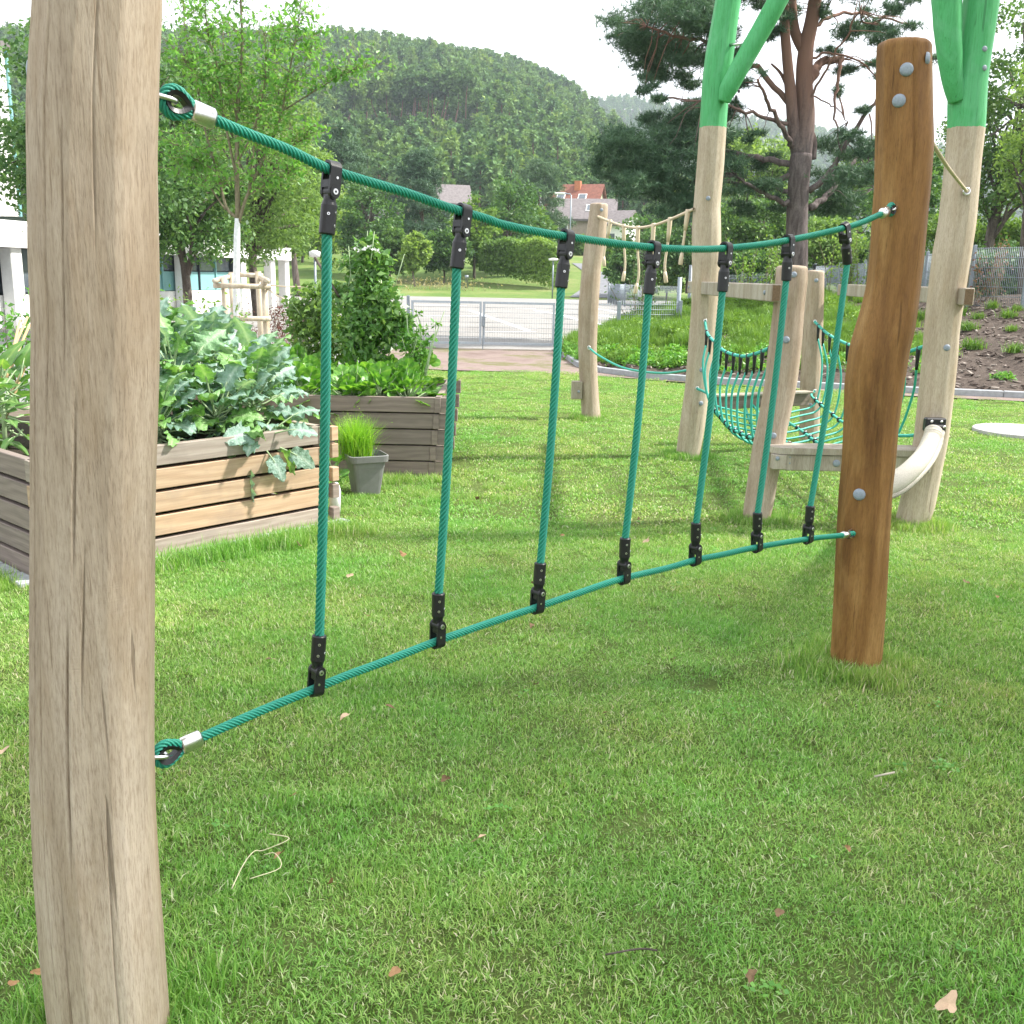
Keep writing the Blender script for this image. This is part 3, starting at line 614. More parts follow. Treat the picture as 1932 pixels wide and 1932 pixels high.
part('top_plank', extr(top_poly, zp - .038, zp), M['beam'], pf)
part('front_board', bar((xpix(1480, ys + .04, .4), ys + .04, zp - .040 - .052), (xb, ys + .04, zp - .040 - .052), .045, .10, .005), M['beam'], pf)
part('end_block', box((xpix(1468, ys + .03, .4), ys + .03, zp - .040 - .048), (.085, .06, .092), None, .004), M['beam'], pf)
for px, py, R, dy in ((1578, 874, .022, .017), (1467, 865, .013, -.001), (1491, 863, .005, .017), (1490, 874, .005, .017)):
    part('bolt_cap' if R > .01 else 'screw', dome_vf(atY(px, py, ys + dy), (0, -1, 0), R, R * .6), M['cap'], pf, True)
# rear plank
rp = empty('rear_plank', (xpix(1430, 8.95, .4), 8.95, .38), 'grey plank joining the two back posts behind the net bridge', 'plank')
zr = atY(1420, 744.5, 8.92).z
part('plank_board', bar((xpix(1338, 8.97, zr), 8.72, zr - .058), (xpix(1530, 9.1, zr), 9.18, zr - .058), .05, .115, .004), M['board_grey'], rp)
part('plank_cover', bar((xpix(1338, 8.97, zr), 8.70, zr + .010), (xpix(1530, 9.1, zr), 9.16, zr + .010), .12, .018, .003), M['beam'], rp)
for px in (1404, 1420, 1437): part('eye_bolt', cyl(atY(px, 764, 8.86), atY(px, 764, 8.93), .012, 8), M['steel'], rp, True)

# ------------------------------------------------------------------ the climbing net between the near post and the amber post
A_top = atY(298, 186, YA + .10); A_bot = atY(290, 1425, YA + .10)
bt, _ = post_front(iB, 1688, 389); bb, _ = post_front(iB, 1612, 1006)
net = empty('climbing_net', ((A_bot.x + bb.x) / 2, (A_bot.y + bb.y) / 2, .5), 'green rope net with seven upright ropes and black clamps between near and amber posts', 'climbing net')
TOP = [(405, 226), (465.7, 252), (540.7, 281.5), (615.7, 317.5), (678, 338), (765.7, 364), (840.7, 390), (915.7, 412.5), (948.8, 424), (1026.5, 440), (1130, 455.5), (1207.8, 465), (1285, 470), (1363, 469), (1449, 459.8), (1524, 446), (1589, 431), (1624, 420.5), (1662, 404)]
BOT = [(380, 1391.5), (479, 1347), (582, 1304.5), (655, 1274.5), (732, 1246), (815.7, 1213), (865.7, 1195.5), (948.8, 1167), (1008, 1147.6), (1078, 1124), (1169, 1093.5), (1259.6, 1072), (1311.4, 1057), (1363, 1046.6), (1428, 1032.5), (1524, 1017), (1589, 1010)]
tp = smooth_path([at_plane(x, y, A_top, bt) for x, y in TOP], 12); bp = smooth_path([at_plane(x, y, A_bot, bb) for x, y in BOT], 12)
part('top_rope', rope(tp, .0101, .056), M['rope'], net, True); part('bottom_rope', rope(bp, .0101, .056), M['rope'], net, True)
RUNG = [((628, 326), (618, 424), (601, 1222), (592, 1293)), ((875, 404), (863, 494), (827, 1135), (824, 1209)), ((1072, 448), (1060, 529), (1018.5, 1076), (1014, 1145)), ((1234, 468), (1225, 543), (1179, 1030), (1174, 1092)),
        ((1370, 468), (1364, 537), (1313, 999), (1310, 1057)), ((1489, 455), (1484, 519), (1429, 979), (1425.5, 1032)), ((1594, 430), (1598, 487), (1528, 966), (1524, 1018))]
# clamp built once in a local frame: x along the rope, -y towards the camera side, -z along the upright
def plate(y0, y1):
    pr = [(-.0125, .004), (-.0125, -.032)] + [(.0125 * -math.cos(t), -.040 - .014 * math.sin(t)) for t in np.linspace(0, math.pi, 9)] + [(.0125, -.032), (.0125, .004)]
    n = len(pr); V = [(x, y0, z) for x, z in pr] + [(x, y1, z) for x, z in pr]
    return np.array(V), [tuple(range(n)), tuple(range(n, 2 * n))[::-1]] + [(i, n + i, n + (i + 1) % n, (i + 1) % n) for i in range(n)]
hook = []
for k, t in enumerate(np.linspace(0, math.pi, 13)):
    for R in (.0112, .0162):
        for x in (-.0125, .0125): hook.append((x, -R * math.cos(t), .002 + R * math.sin(t)))
HF = []
for k in range(12):
    a_, b_ = 4 * k, 4 * k + 4; HF += [(a_, a_ + 1, b_ + 1, b_), (a_ + 2, b_ + 2, b_ + 3, a_ + 3), (a_, b_, b_ + 2, a_ + 2), (a_ + 1, a_ + 3, b_ + 3, b_ + 1)]
def bev_cyl(z0, z1, r, seg=24):
    return tube([(0, 0, z0), (0, 0, z0 + .0001), (0, 0, z0 - .0025), (0, 0, z1 + .0025), (0, 0, z1), (0, 0, z1 - .0001)], [.004, r - .0025, r, r, r - .0025, .004], seg)
clamp_vf = join(plate(-.0162, -.0108), plate(.0108, .0162), (np.array(hook), HF), box((0, 0, -.041), (.020, .0205, .040), None, .003), box((-.010, 0, -.026), (.005, .0208, .014)), cyl((0, -.0178, -.0405), (0, .0178, -.0405), .0115, 20), tube([(0, 0, -.050), (0, 0, -.060), (0, 0, -.066), (0, 0, -.1195), (0, 0, -.122), (0, 0, -.1222)], [.011, .0135, .0158, .0158, .0135, .0105], 24))
CL = mesh('rope_clamp', *clamp_vf, M['black'], False)
S1 = mesh('hinge_screw', *join(tube([(0, -.0176, -.0405), (0, -.0195, -.0405), (0, -.0196, -.0405)], [.0062, .0056, .001], 16)), M['steel'], False)
S1b = mesh('hex_socket', *cyl((0, -.0185, -.0405), (0, -.01985, -.0405), .0026, 6), M['black'])
S2 = mesh('small_screw', *cyl((.003, -.0160, -.014), (.003, -.0172, -.014), .0026, 10), M['steel'])
def riv(x, z):
    y = -math.sqrt(max(0, .0158 ** 2 - x * x)); d = np.array([x, y, 0]) / .0158; p = np.array([x, y, z]); return mesh('rivet', *join(tube([p, p + d * .0009], [.0031, .0028], 12)), M['steel']), mesh('rivet_hole', *cyl(p, p + d * .0011, .0014, 8), M['black'])
RV = [riv(-.0085, -.083), riv(.0085, -.079), riv(.0075, -.104)]
def clamp(pos, axis, down, par, flip=False):
    z = -down.normalized(); x = axis.normalized(); x = (x - z * x.dot(z)).normalized(); y = z.cross(x)
    if flip: pass
    if y.y < 0: x = -x; y = z.cross(x)
    mw = Matrix(((x.x, y.x, z.x, pos.x), (x.y, y.y, z.y, pos.y), (x.z, y.z, z.z, pos.z), (0, 0, 0, 1)))
    o = link('rope_clamp', CL, par, mw=mw)
    for nm, me in (('hinge_screw', S1), ('hex_socket', S1b), ('small_screw', S2)): q = link(nm, me); q.parent = o
    for a_, b_ in RV:
        q = link('rivet', a_); q.parent = o; q = link('rivet_hole', b_); q.parent = o
    return o
def closest(path, p):
    i = int(np.argmin(np.linalg.norm(path - np.array(p), axis=1))); i = min(max(i, 1), len(path) - 2); return Vector(path[i]), Vector(path[i + 1] - path[i - 1]).normalized()
for (c1, s1, s2, c2) in RUNG:
    P1, T1 = closest(tp, at_plane(*c1, A_top, bt)); P2, T2 = closest(bp, at_plane(*c2, A_bot, bb))
    e1 = at_plane(*s1, A_top, bt); e2 = at_plane(*s2, A_bot, bb)
    d1 = (e1 - P1).normalized(); d2 = (e2 - P2).normalized(); q1 = P1 + d1 * .118; q2 = P2 + d2 * .118
    mid = [q1.lerp(q2, t) + Vector((.004, -.003, 0)) * math.sin(math.pi * t) for t in np.linspace(0, 1, 9)]
    part('upright_rope', rope(smooth_path(mid, 4), .0107, .074, lobes=6, step=.005), M['rope'], net, True)
    clamp(P1, T1, d1, net); clamp(P2, T2, d2, net)
# ends: ferrule, rope eye round a black thimble, steel shackle
def rope_end(anchor, start, nxt, par, R=.021, side=Vector((0, 0, 1)), flen=.046, dirpost=None, rr=.0104):
    """start: rope leaves the ferrule here towards nxt; the eye hangs towards anchor"""
    d = (start - nxt).normalized(); f0, f1 = start, start + d * flen
    n = d.cross(side.cross(d)).normalized(); sd_ = side - d * side.dot(d); sd_.normalize(); wv = d.cross(sd_)
    path = [f0 + (f1 - f0) * t for t in (0, .08, .1, .9, .92, 1)]; rad = [.0125, .0155, .0165, .0165, .0155, .012]
    V, Fc = tube(path, rad, 20); V = np.array(V); c0 = np.array(f0); k = (V - c0) @ np.array(wv); V = V - np.outer(k * .22, np.array(wv)); V = V + np.outer((V - c0) @ np.array(sd_) * .12, np.array(sd_))
    part('ferrule', (V, Fc), M['steel'], par, True)
    c = f1 + d * (R * 1.45); pts = []
    for t in np.linspace(-1, 1, 40):
        a_ = t * math.radians(128); pts.append(c + d * (R * math.cos(a_)) * 1.0 + sd_ * (R * math.sin(a_)))
    pts = [f1 - sd_ * .004 + d * -.004, f1 - sd_ * .010 + d * .004] + pts + [f1 + sd_ * .010 + d * .004, f1 + sd_ * .004 + d * -.004]
    part('rope_eye', rope(smooth_path(pts, 4), rr * .92, .062), M['rope'], par, True)
    ring = [c + d * (R * .66 * math.cos(a_)) * (1.0 if math.cos(a_) > 0 else 1.75) + sd_ * (R * .66 * math.sin(a_)) * (1 if math.cos(a_) > 0 else 1 - .55 * (math.cos(a_)) ** 2) for a_ in np.linspace(0, 2 * np.pi, 32, endpoint=False)]
    V = []; Fq = []
    for i, p in enumerate(ring):          # wide black channel inside the eye
        o_ = (p - c).normalized(); V += [p + o_ * .005 + wv * .0125, p - o_ * .003 + wv * .009, p - o_ * .003 - wv * .009, p + o_ * .005 - wv * .0125]
    for i in range(32):
        a_, b_ = 4 * i, 4 * ((i + 1) % 32); Fq += [(a_ + q, a_ + (q + 1) % 4, b_ + (q + 1) % 4, b_ + q) for q in range(4)]
    part('thimble', (np.array([tuple(v) for v in V]), Fq), M['black'], par, False)
    a_ = anchor; mdl = c + d * R * .25; L = (mdl - a_).length / 2 + .006; cc = (a_ + mdl) / 2; dd = (mdl - a_).normalized(); s2 = wv
    link_pts = []
    for t in np.linspace(0, 2 * np.pi, 28, endpoint=False): link_pts.append(cc + dd * L * math.copysign(abs(math.cos(t)) ** .8, math.cos(t)) + s2 * .013 * math.copysign(abs(math.sin(t)) ** .7, math.sin(t)))
    V, Fq = tube(link_pts, .0046, 10, cap=False, closed=True); part('shackle', (V, Fq), M['steel'], par, True)
    return c
s = Vector(tp[0]); rope_end(A_top + Vector((-.004, -.0, .004)), s, Vector(tp[5]), net)
s = Vector(bp[0]); rope_end(A_bot + Vector((-.004, 0, 0)), s, Vector(bp[5]), net, side=Vector((0, 0, 1)))
s = Vector(tp[-1]); rope_end(bt + Vector((0, .012, 0)), s, Vector(tp[-6]), net, R=.016, flen=.050)
s = Vector(bp[-1]); rope_end(bb + Vector((0, .012, 0)), s, Vector(bp[-6]), net, R=.014, flen=.036, side=Vector((.3, -.8, .5)))
part('eye_plate', dome_vf(A_top + Vector((-.015, 0, .004)), (1, .1, 0), .017, .012), M['steel'], net, True); part('eye_plate', dome_vf(A_bot + Vector((-.015, 0, .0)), (1, .1, 0), .017, .012), M['steel'], net, True)

# ------------------------------------------------------------------ net bridge inside the tower
nb = empty('net_bridge', (2.15, 7.6, .25), 'sagging turquoise rope net bridge slung between the four tower posts', 'net bridge')
def lerp_path(pix):                      # (px, py, Y)
    return smooth_path([atY(*p) for p in pix], 8)
TL = lerp_path([(1330, 606, 8.43), (1335, 629, 8.3), (1348, 645, 8.05), (1368, 663, 7.75), (1399, 672, 7.35), (1423, 668, 7.05), (1449, 658, 6.75), (1476, 642, 6.40)])
TR = lerp_path([(1537, 607, 9.30), (1564, 631.5, 8.7), (1601, 650, 8.15), (1640, 664, 7.6), (1690, 668, 6.9), (1715, 663, 6.65), (1748, 652, 6.3)])
EL = lerp_path([(1315, 733, 8.43), (1337, 745, 8.3), (1345, 768, 8.05), (1361, 788, 7.8), (1376, 805, 7.55), (1392, 815, 7.3), (1418, 826, 7.0), (1450, 838, 6.6), (1475, 842, 6.30)])
ER = lerp_path([(1536, 738, 9.30), (1531, 746.5, 9.2), (1545, 760, 8.9), (1575, 785, 8.35), (1592, 797, 8.05), (1640, 818, 7.3), (1703, 822, 6.6), (1726, 821, 6.3)])
def at_t(p, t):
    s_ = np.r_[0, np.cumsum(np.linalg.norm(np.diff(p, axis=0), axis=1))]; return Vector([np.interp(t * s_[-1], s_, p[:, k]) for k in range(3)])
for nm, p, r_ in (('top_rail_rope', TL, .0125), ('top_rail_rope', TR, .0125), ('edge_rope', EL, .0115), ('edge_rope', ER, .0115)): part(nm, rope(p, r_, .07, seg=24, step=.010), M['rope2'], nb, True)
mids = []
for k, (xp0, u) in enumerate(((1404, .3), (1420, .5), (1437, .7))):
    pts = [atY(xp0, 764, 8.86)]
    for t in (.3, .5, .7, .85):
        l_, r_ = at_t(EL, t), at_t(ER, t); q = l_.lerp(r_, u); q.z = min(l_.z, r_.z) - .07 - .06 * (1 - abs(2 * u - 1)); pts.append(q)
    pts.append(Vector((1.75 + u * .75, 6.24, zp - .02))); p = smooth_path(pts, 8); mids.append(p); part('floor_rope', rope(p, .0115, .07, seg=24, step=.012), M['rope2'], nb, True)
kn = mesh('black_knot_clamp', *join(tube([(-.016, 0, 0), (-.015, 0, 0), (.015, 0, 0), (.016, 0, 0)], [.012, .0185, .0185, .012], 12), tube([(0, -.016, 0), (0, -.015, 0), (0, .015, 0), (0, .016, 0)], [.012, .018, .018, .012], 12)), M['black'], False)
knn = mesh('steel_pin', *dome_vf((0, 0, .016), (0, 0, 1), .008, .006), M['steel'], True)
def knot(p, tv):
    x = tv.normalized(); y = Vector((0, 0, 1)).cross(x).normalized(); z = x.cross(y)
    o = link('knot_clamp', kn, nb, mw=Matrix(((x.x, y.x, z.x, p.x), (x.y, y.y, z.y, p.y), (x.z, y.z, z.z, p.z), (0, 0, 0, 1)))); q = link('steel_pin', knn); q.parent = o
TS = [.06, .13, .21, .29, .37, .45, .53, .61, .69, .77, .85, .93]
for k, t in enumerate(TS):
    te = .05 + t * .86
    a1, b1, b2, a2 = at_t(TL, t), at_t(EL, te), at_t(ER, te), at_t(TR, min(.985, t * 1.02))
    bl = b1 + (b2 - b1) * .2 + Vector((0, 0, -.10)); br = b1 + (b2 - b1) * .8 + Vector((0, 0, -.10)); bm = b1 + (b2 - b1) * .5 + Vector((0, 0, -.145))
    off = Vector((.0, .015 * math.sin(k * 2.1), 0))
    cr_ = smooth_path([a1 + Vector((0, 0, -.10)), a1.lerp(b1, .5) + Vector((-.045, 0, -.02)) + off, b1 + Vector((0, 0, -.02)), bl, bm, br, b2 + Vector((0, 0, -.02)), a2.lerp(b2, .5) + Vector((.045, 0, -.02)) - off, a2 + Vector((0, 0, -.10))], 6)
    part('cross_rope', tube(cr_, .0085, 8), M['rope2'], nb, True)
    for a_, d_ in ((a1, (cr_[1] - cr_[0])), (a2, (cr_[-2] - cr_[-1]))):
        sl = [Vector(a_) + Vector((0, 0, .013)), Vector(a_) + Vector((0, 0, -.018)), Vector(a_) + Vector((0, 0, -.075)), Vector(a_) + Vector((0, 0, -.125)) + Vector(d_) * .3]
        part('black_sleeve', tube(sl, [.0145, .0155, .0115, .010], 10), M['black'], nb, True)
    knot(b1, at_t(EL, min(1, te + .03)) - at_t(EL, te - .03)); knot(b2, at_t(ER, min(1, te + .03)) - at_t(ER, te - .03))
    if 1 < k < 11:
        for p in mids: q = at_t(p, te); knot(q, at_t(p, te + .03) - at_t(p, te - .03))
for p in (TL[0], TR[0], EL[0], ER[0], TL[-1], TR[-1]):
    q = Vector(p); part('steel_eye', tube([q + Vector((.012 * math.cos(t), -.012, .016 * math.sin(t))) for t in np.linspace(0, 2 * np.pi, 12, endpoint=False)], .005, 6, False, True), M['steel'], nb, True)

# hemp line with six hanging ropes
hl = empty('hanging_rope_line', (xpix(1200, 9.8, 1.2), 9.8, 1.2), 'beige rope line with six short dangling ropes between the lone bent post and tall post', 'rope')
HP = [(1128, 408.5, 10.8), (1153, 419, 10.5), (1177, 426.5, 10.2), (1204, 430, 9.85), (1234, 425, 9.5), (1265, 414, 9.1), (1309, 394.5, 8.5)]
hp = lerp_path(HP); part('line_rope', rope(hp, .014, .08, 4, 16, .014), M['hemp'], hl, True)
for (x0, x1, y1, Y, sw) in ((1151.5, 1140, 503, 10.52, -.02), (1177, 1175, 531, 10.2, .02), (1203.5, 1197.5, 554, 9.85, .03), (1233, 1226, 556, 9.5, .0), (1264, 1256.5, 534, 9.1, -.02), (1297.5, 1283.5, 500, 8.62, .0)):
    y0 = np.interp(x0, [h[0] for h in HP], [h[1] for h in HP]); a_, b_ = atY(x0, y0, Y), atY(x1, y1, Y)
    pts = [a_, a_.lerp(b_, .35) + Vector((sw * .3, 0, 0)), a_.lerp(b_, .7) + Vector((sw, 0, 0)), b_]
    p = smooth_path(pts, 5); o = part('dangling_rope', tube(p, .0115, 9), M['hemp'], hl, True)
    part('splice', tube([a_ + Vector((0, 0, .02)), a_ + Vector((0, 0, -.01)), Vector(p[3]) , Vector(p[5])], [.018, .021, .019, .0135], 10), M['hemp'], hl, True)
    dn = (Vector(p[-1]) - Vector(p[-4])).normalized(); e = Vector(p[-1]); part('whipped_end', tube([e - dn * .10, e - dn * .06, e - dn * .01, e], [.013, .018, .019, .014], 10), M['hemp'], hl, True)
# green balancing rope
o = part('sagging_rope', tube(lerp_path([(1112, 657, 10.78), (1130, 671, 10.5), (1169, 691.5, 10.0), (1208, 700.5, 9.6), (1254, 704, 9.1), (1296, 699, 8.65)]), .0105, 10), M['rope2'], None, True)
tag(o, 'thin turquoise rope sagging low between lone bent post and tall green-topped post', 'rope')
p = atY(1111, 656, 10.76); part('steel_end', tube([p + Vector((.014 * math.cos(t), -.012, .02 * math.sin(t))) for t in np.linspace(0, 6.28, 10, endpoint=False)], .006, 6, False, True), M['steel'], o, True)
# hemp rope to the right post
hr = part('slanting_rope', rope(lerp_path([(1735, 232, 4.0), (1760, 272, 4.35), (1790, 318, 5.1), (1824, 361, 6.06)]), .0095, .06, 4, 14, .012), M['hemp'], None, True)
tag(hr, 'beige rope slanting from behind the amber post down to the rightmost pale post', 'rope')
p = atY(1824, 361, 6.07); part('steel_eye', tube([p + Vector((.018 * math.cos(t), 0, .018 * math.sin(t))) for t in np.linspace(0, 6.28, 12, endpoint=False)], .006, 8, False, True), M['steel'], hr, True)
part('eye_washer', dome_vf(p + Vector((.01, .02, .0)), (0, -1, 0), .02, .012), M['steel'], hr, True)
# white braided tube rope
wt = empty('white_tube_rope', (xpix(1720, 5.6, .6), 5.5, .3), 'thick white braided tube rope curving from black bracket on the rightmost post', 'rope')
WP = [(1762, 812, 6.02), (1756, 832, 5.95), (1742, 860, 5.7), (1716, 889, 5.2), (1688, 909, 4.75), (1655, 921, 4.35), (1640, 918, 4.1)]
wp = resample(lerp_path(WP), .0035); s_ = np.arange(len(wp)) * .0035
part('braided_tube', tube(wp, .048 + .0045 * np.abs(np.sin(s_ / .0165 * math.pi)) , 22), M['braid'], wt, True)
off = np.array([.020, .012, -.056]); part('side_cord', rope(resample(lerp_path([(1778, 815, 6.0), (1772, 842, 5.9), (1757, 872, 5.65), (1730, 903, 5.2), (1700, 927, 4.75), (1668, 938, 4.35), (1645, 934, 4.1)]), .004), .0165, .05, 5, 14, .006), M['braid'], wt, True)
bc = atY(1763, 801, 6.07); part('bracket', join(box(bc, (.125, .05, .085), None, .008), box(bc + Vector((0, -.035, -.02)), (.10, .05, .05), None, .008)), M['black'], wt)
for dx, dz in ((-.03, .022), (.03, .022), (-.03, -.005), (.035, -.005)): part('bracket_bolt', dome_vf(bc + Vector((dx, -.027 if dz > 0 else -.062, dz)), (0, -1, 0), .009, .006), M['steel'], wt, True)

# ------------------------------------------------------------------ raised beds
def plank_bed(name, label, c0, ux, uy, lx, ly, H, nb_, mat, group, taper=0.0, protr=.045, protr2=None, soil_drop=.07, matf=None, gap=.012):
    """c0 corner nearest the camera; ux, uy unit vectors along the two visible faces"""
    o = empty(name, (c0.x, c0.y, 0), label, 'raised bed', group)
    ux = np.array([*ux, 0.]); uy = np.array([*uy, 0.]); c = np.array([c0.x, c0.y, 0.]); hb = H / nb_
    for k in range(nb_):
        z = hb * (k + .5); tp_ = taper * (k / (nb_ - 1) - 1)
        for base, d, L, nrm in ((c, ux, lx, -uy), (c, uy, ly, -ux), (c + uy * ly, ux, lx, uy), (c + ux * lx, uy, ly, ux)):
            pp_ = protr if d is ux else (protr if protr2 is None else protr2)
            a_ = base - d * (pp_ + tp_) + nrm * tp_ ; b_ = base + d * (L + pp_ + tp_) + nrm * tp_
            part('board', bar(a_ + [0, 0, z], b_ + [0, 0, z], .045, hb - gap, .003), matf(k, nrm) if matf else mat, o)
    cc = c + ux * lx / 2 + uy * ly / 2; part('soil', bar(cc - ux * (lx / 2 - .03) + [0, 0, H - soil_drop - .1], cc + ux * (lx / 2 - .03) + [0, 0, H - soil_drop - .1], ly - .06, .2), M['soil'], o)
    return o
c0 = atZ(82, 1093, .02); c1 = atZ(622, 982, .02); d = (c1 - c0); d.z = 0; L1 = d.length; ux = d.normalized(); uy = Vector((-ux.y, ux.x, 0))
bed1 = plank_bed('raised_bed', 'larch plank raised bed full of kale beside the near post, nearest to the camera', c0, (ux.x, ux.y), (uy.x, uy.y), L1 - .06, 1.9, .62, 5, M['board'], 'wooden raised beds', protr=.03, gap=.019, matf=lambda k, n_: M['board_grey'] if abs(n_[0] + ux.x) < .01 else (M['board_pale'] if k in (0, 4) else M['board']))  # left face takes the greyer boards, its shade put into the colour
BED_EX.append([(c0 + q).to_tuple()[:2] for q in (Vector(), ux * (L1 + .02), ux * (L1 + .02) + uy * 2.0, uy * 2.0)])
# corner blocks at the right end, with the light dowel ends between them
for k in range(5):
    z = .62 / 5 * (k + .5); p = c1 + ux * .028 - uy * .01; part('corner_block', box((p.x, p.y, z + .02 * (k % 2)), (.05, .05, .085), rotz(math.atan2(ux.y, ux.x)), .003), M['board'] if k > 1 else M['board_grey'], bed1)
e0 = atZ(826, 897, .02); ex = atZ(600, 892.6, .02); dv = (ex - e0); dv.z = 0; dv.normalize(); uy2 = Vector((-dv.y, dv.x, 0)); uy2 = -uy2 if uy2.y < 0 else uy2
bed2 = plank_bed('raised_bed', 'grey-brown plank raised bed with strawberries, farther back behind the flower pot', e0, (dv.x, dv.y), (uy2.x, uy2.y), 1.75, 1.3, .615, 5, M['board_grey'], 'wooden raised beds', taper=.05, protr=.10, protr2=.035, gap=.011)
BED_EX.append([(e0 + q).to_tuple()[:2] for q in (Vector(), dv * 1.75, dv * 1.75 + uy2 * 1.3, uy2 * 1.3)])
# pavers along the foot of the first bed
pv = tag(link('paved_edge', None), kind='structure')
for k in range(9):
    for f_, org, o_ in ((0, c0, ux), (1, c0, uy)):
        if f_ == 1 and k > 6: continue
        nrm = -uy if f_ == 0 else -ux; p = org + o_ * (.08 + k * .205) + nrm * (.075 + .006 * math.sin(k * 3)); part('paver', box((p.x, p.y, .004), (.19, .10, .05), rotz(math.atan2(o_.y, o_.x) + .03 * math.sin(k * 5)), .006), M['paver'], pv)

# ------------------------------------------------------------------ vegetation
LM = {}
def L_(name, d, m_, l, trans=.35, rough=.5, spec=.3): LM[name] = mat_leaf(name, d + (1,), m_ + (1,), l + (1,), trans, rough, 0, spec, .7 if 'forest' in name else .3); return LM[name]
L_('kale_leaf', (0.1, 0.22, 0.13), (0.21, 0.35, 0.26), (0.36, 0.47, 0.39), .25, .35, .55)
L_('bean_leaf', (.065, .17, .04), (.14, .29, .08), (.28, .43, .14), .35, .38, .5)
L_('strawberry_leaf', (0.08, 0.24, 0.035), (0.16, 0.37, 0.06), (0.27, 0.47, 0.1), .3, .4, .45)
L_('herb_leaf', (.12, .30, .03), (.20, .42, .05), (.32, .52, .09), .4)
L_('young_tree_leaf', (0.07, 0.2, 0.045), (0.13, 0.32, 0.065), (0.24, 0.44, 0.12), .4, .45, .4)
L_('dark_tree_leaf', (0.04, 0.105, 0.036), (0.09, 0.185, 0.055), (0.16, 0.28, 0.085), .3)
L_('bright_tree_leaf', (0.1, 0.185, 0.05), (0.175, 0.29, 0.085), (0.28, 0.41, 0.14), .4)
L_('hedge_leaf', (0.08, 0.16, 0.035), (0.15, 0.265, 0.055), (0.24, 0.36, 0.08), .3)
L_('pine_needle', (0.045, 0.1, 0.055), (0.09, 0.17, 0.095), (0.15, 0.25, 0.13), .12, .5)
L_('forest_leaf', (.07, .15, .06), (.13, .23, .09), (.20, .31, .125), .2, .7, .1)
L_('heather_leaf', (0.08, 0.17, 0.03), (0.15, 0.28, 0.05), (0.24, 0.38, 0.085), .3)
L_('barberry_leaf', (.05, .012, .014), (.10, .028, .028), (.2, .08, .06), .3)
def mat_bark(name, a, b, c2, zsplit=None, c3=None):
    s = NT(name); v = s.co(); n_ = s.noise(s.mapv(v, (9, 9, 2.2)), 1, 5, .65, .5); f = s.noise(v, 35, 4)
    c = s.ramp(n_, (.3, a), (.5, b), (.7, c2)); c = s.mix(.5, c, s.mix(1, c, s.ramp(f, (.3, (.5,)*3), (.7, (1.2,)*3)), 'MULTIPLY'))
    if zsplit is not None:
        sp = s.n('ShaderNodeSeparateXYZ'); s.l(v, sp.inputs[0]); z = s.math('ADD', sp.outputs[2], s.math('MULTIPLY', s.math('SUBTRACT', n_, .5), 2.0))
        k = s.n('ShaderNodeMapRange'); s.l(z, k.inputs[0]); k.inputs[1].default_value = zsplit; k.inputs[2].default_value = zsplit + 1.6; c = s.mix(k.outputs[0], c, c3)
    s.bump(n_, .8, .03); return s.set(c, .9, spec=.1)
M['bark'] = mat_bark('grey_brown_bark', (.06, .05, .04), (.12, .10, .085), (.2, .175, .15))
M['bark_pine'] = mat_bark('pine_bark', (.075, .06, .056), (.15, .125, .12), (.23, .195, .185), 3.6, (.195, .115, .085, 1))
M['bark_young'] = mat_bark('young_bark', (.16, .14, .09), (.24, .21, .14), (.33, .3, .2))
M['limewash'] = mat_plain('lime_washed_trunk', (.72, .74, .75, 1), .85, 0, 25, .12, .5, bd=.01)
EXCL = []

def clump_leaves(centres, radii, counts, size, r_, aspect=.55, flat=.75, up=(0, 0, .6), shell=.0):
    P_ = []
    for c, R, n in zip(centres, radii, counts):
        d = r_.normal(size=(n, 3)); d /= np.linalg.norm(d, axis=1)[:, None]; rad = R * r_.uniform(shell, 1, n) ** .5
        P_.append(np.array(c) + d * rad[:, None] * [1, 1, flat])
    P_ = np.vstack(P_); sz = size * r_.uniform(.65, 1.35, len(P_)); V, F = leaf_quads(P_, sz, r_, aspect, up, .12)
    tint = np.repeat(np.clip(r_.normal(.5, .22, len(P_)), 0, 1), 4); return V, F, tint
def limb(a, b, r0, r1, r_, n=5, sag=.1):
    a = np.array(tuple(a), float); b = np.array(tuple(b), float); L = np.linalg.norm(b - a)
    pts = [a + (b - a) * t + np.array([0, 0, 1]) * sag * L * math.sin(math.pi * t) + r_.normal(size=3) * L * .03 * (0 < t < 1) for t in np.linspace(0, 1, n)]
    return tube(pts, np.linspace(r0, r1, n), 6)
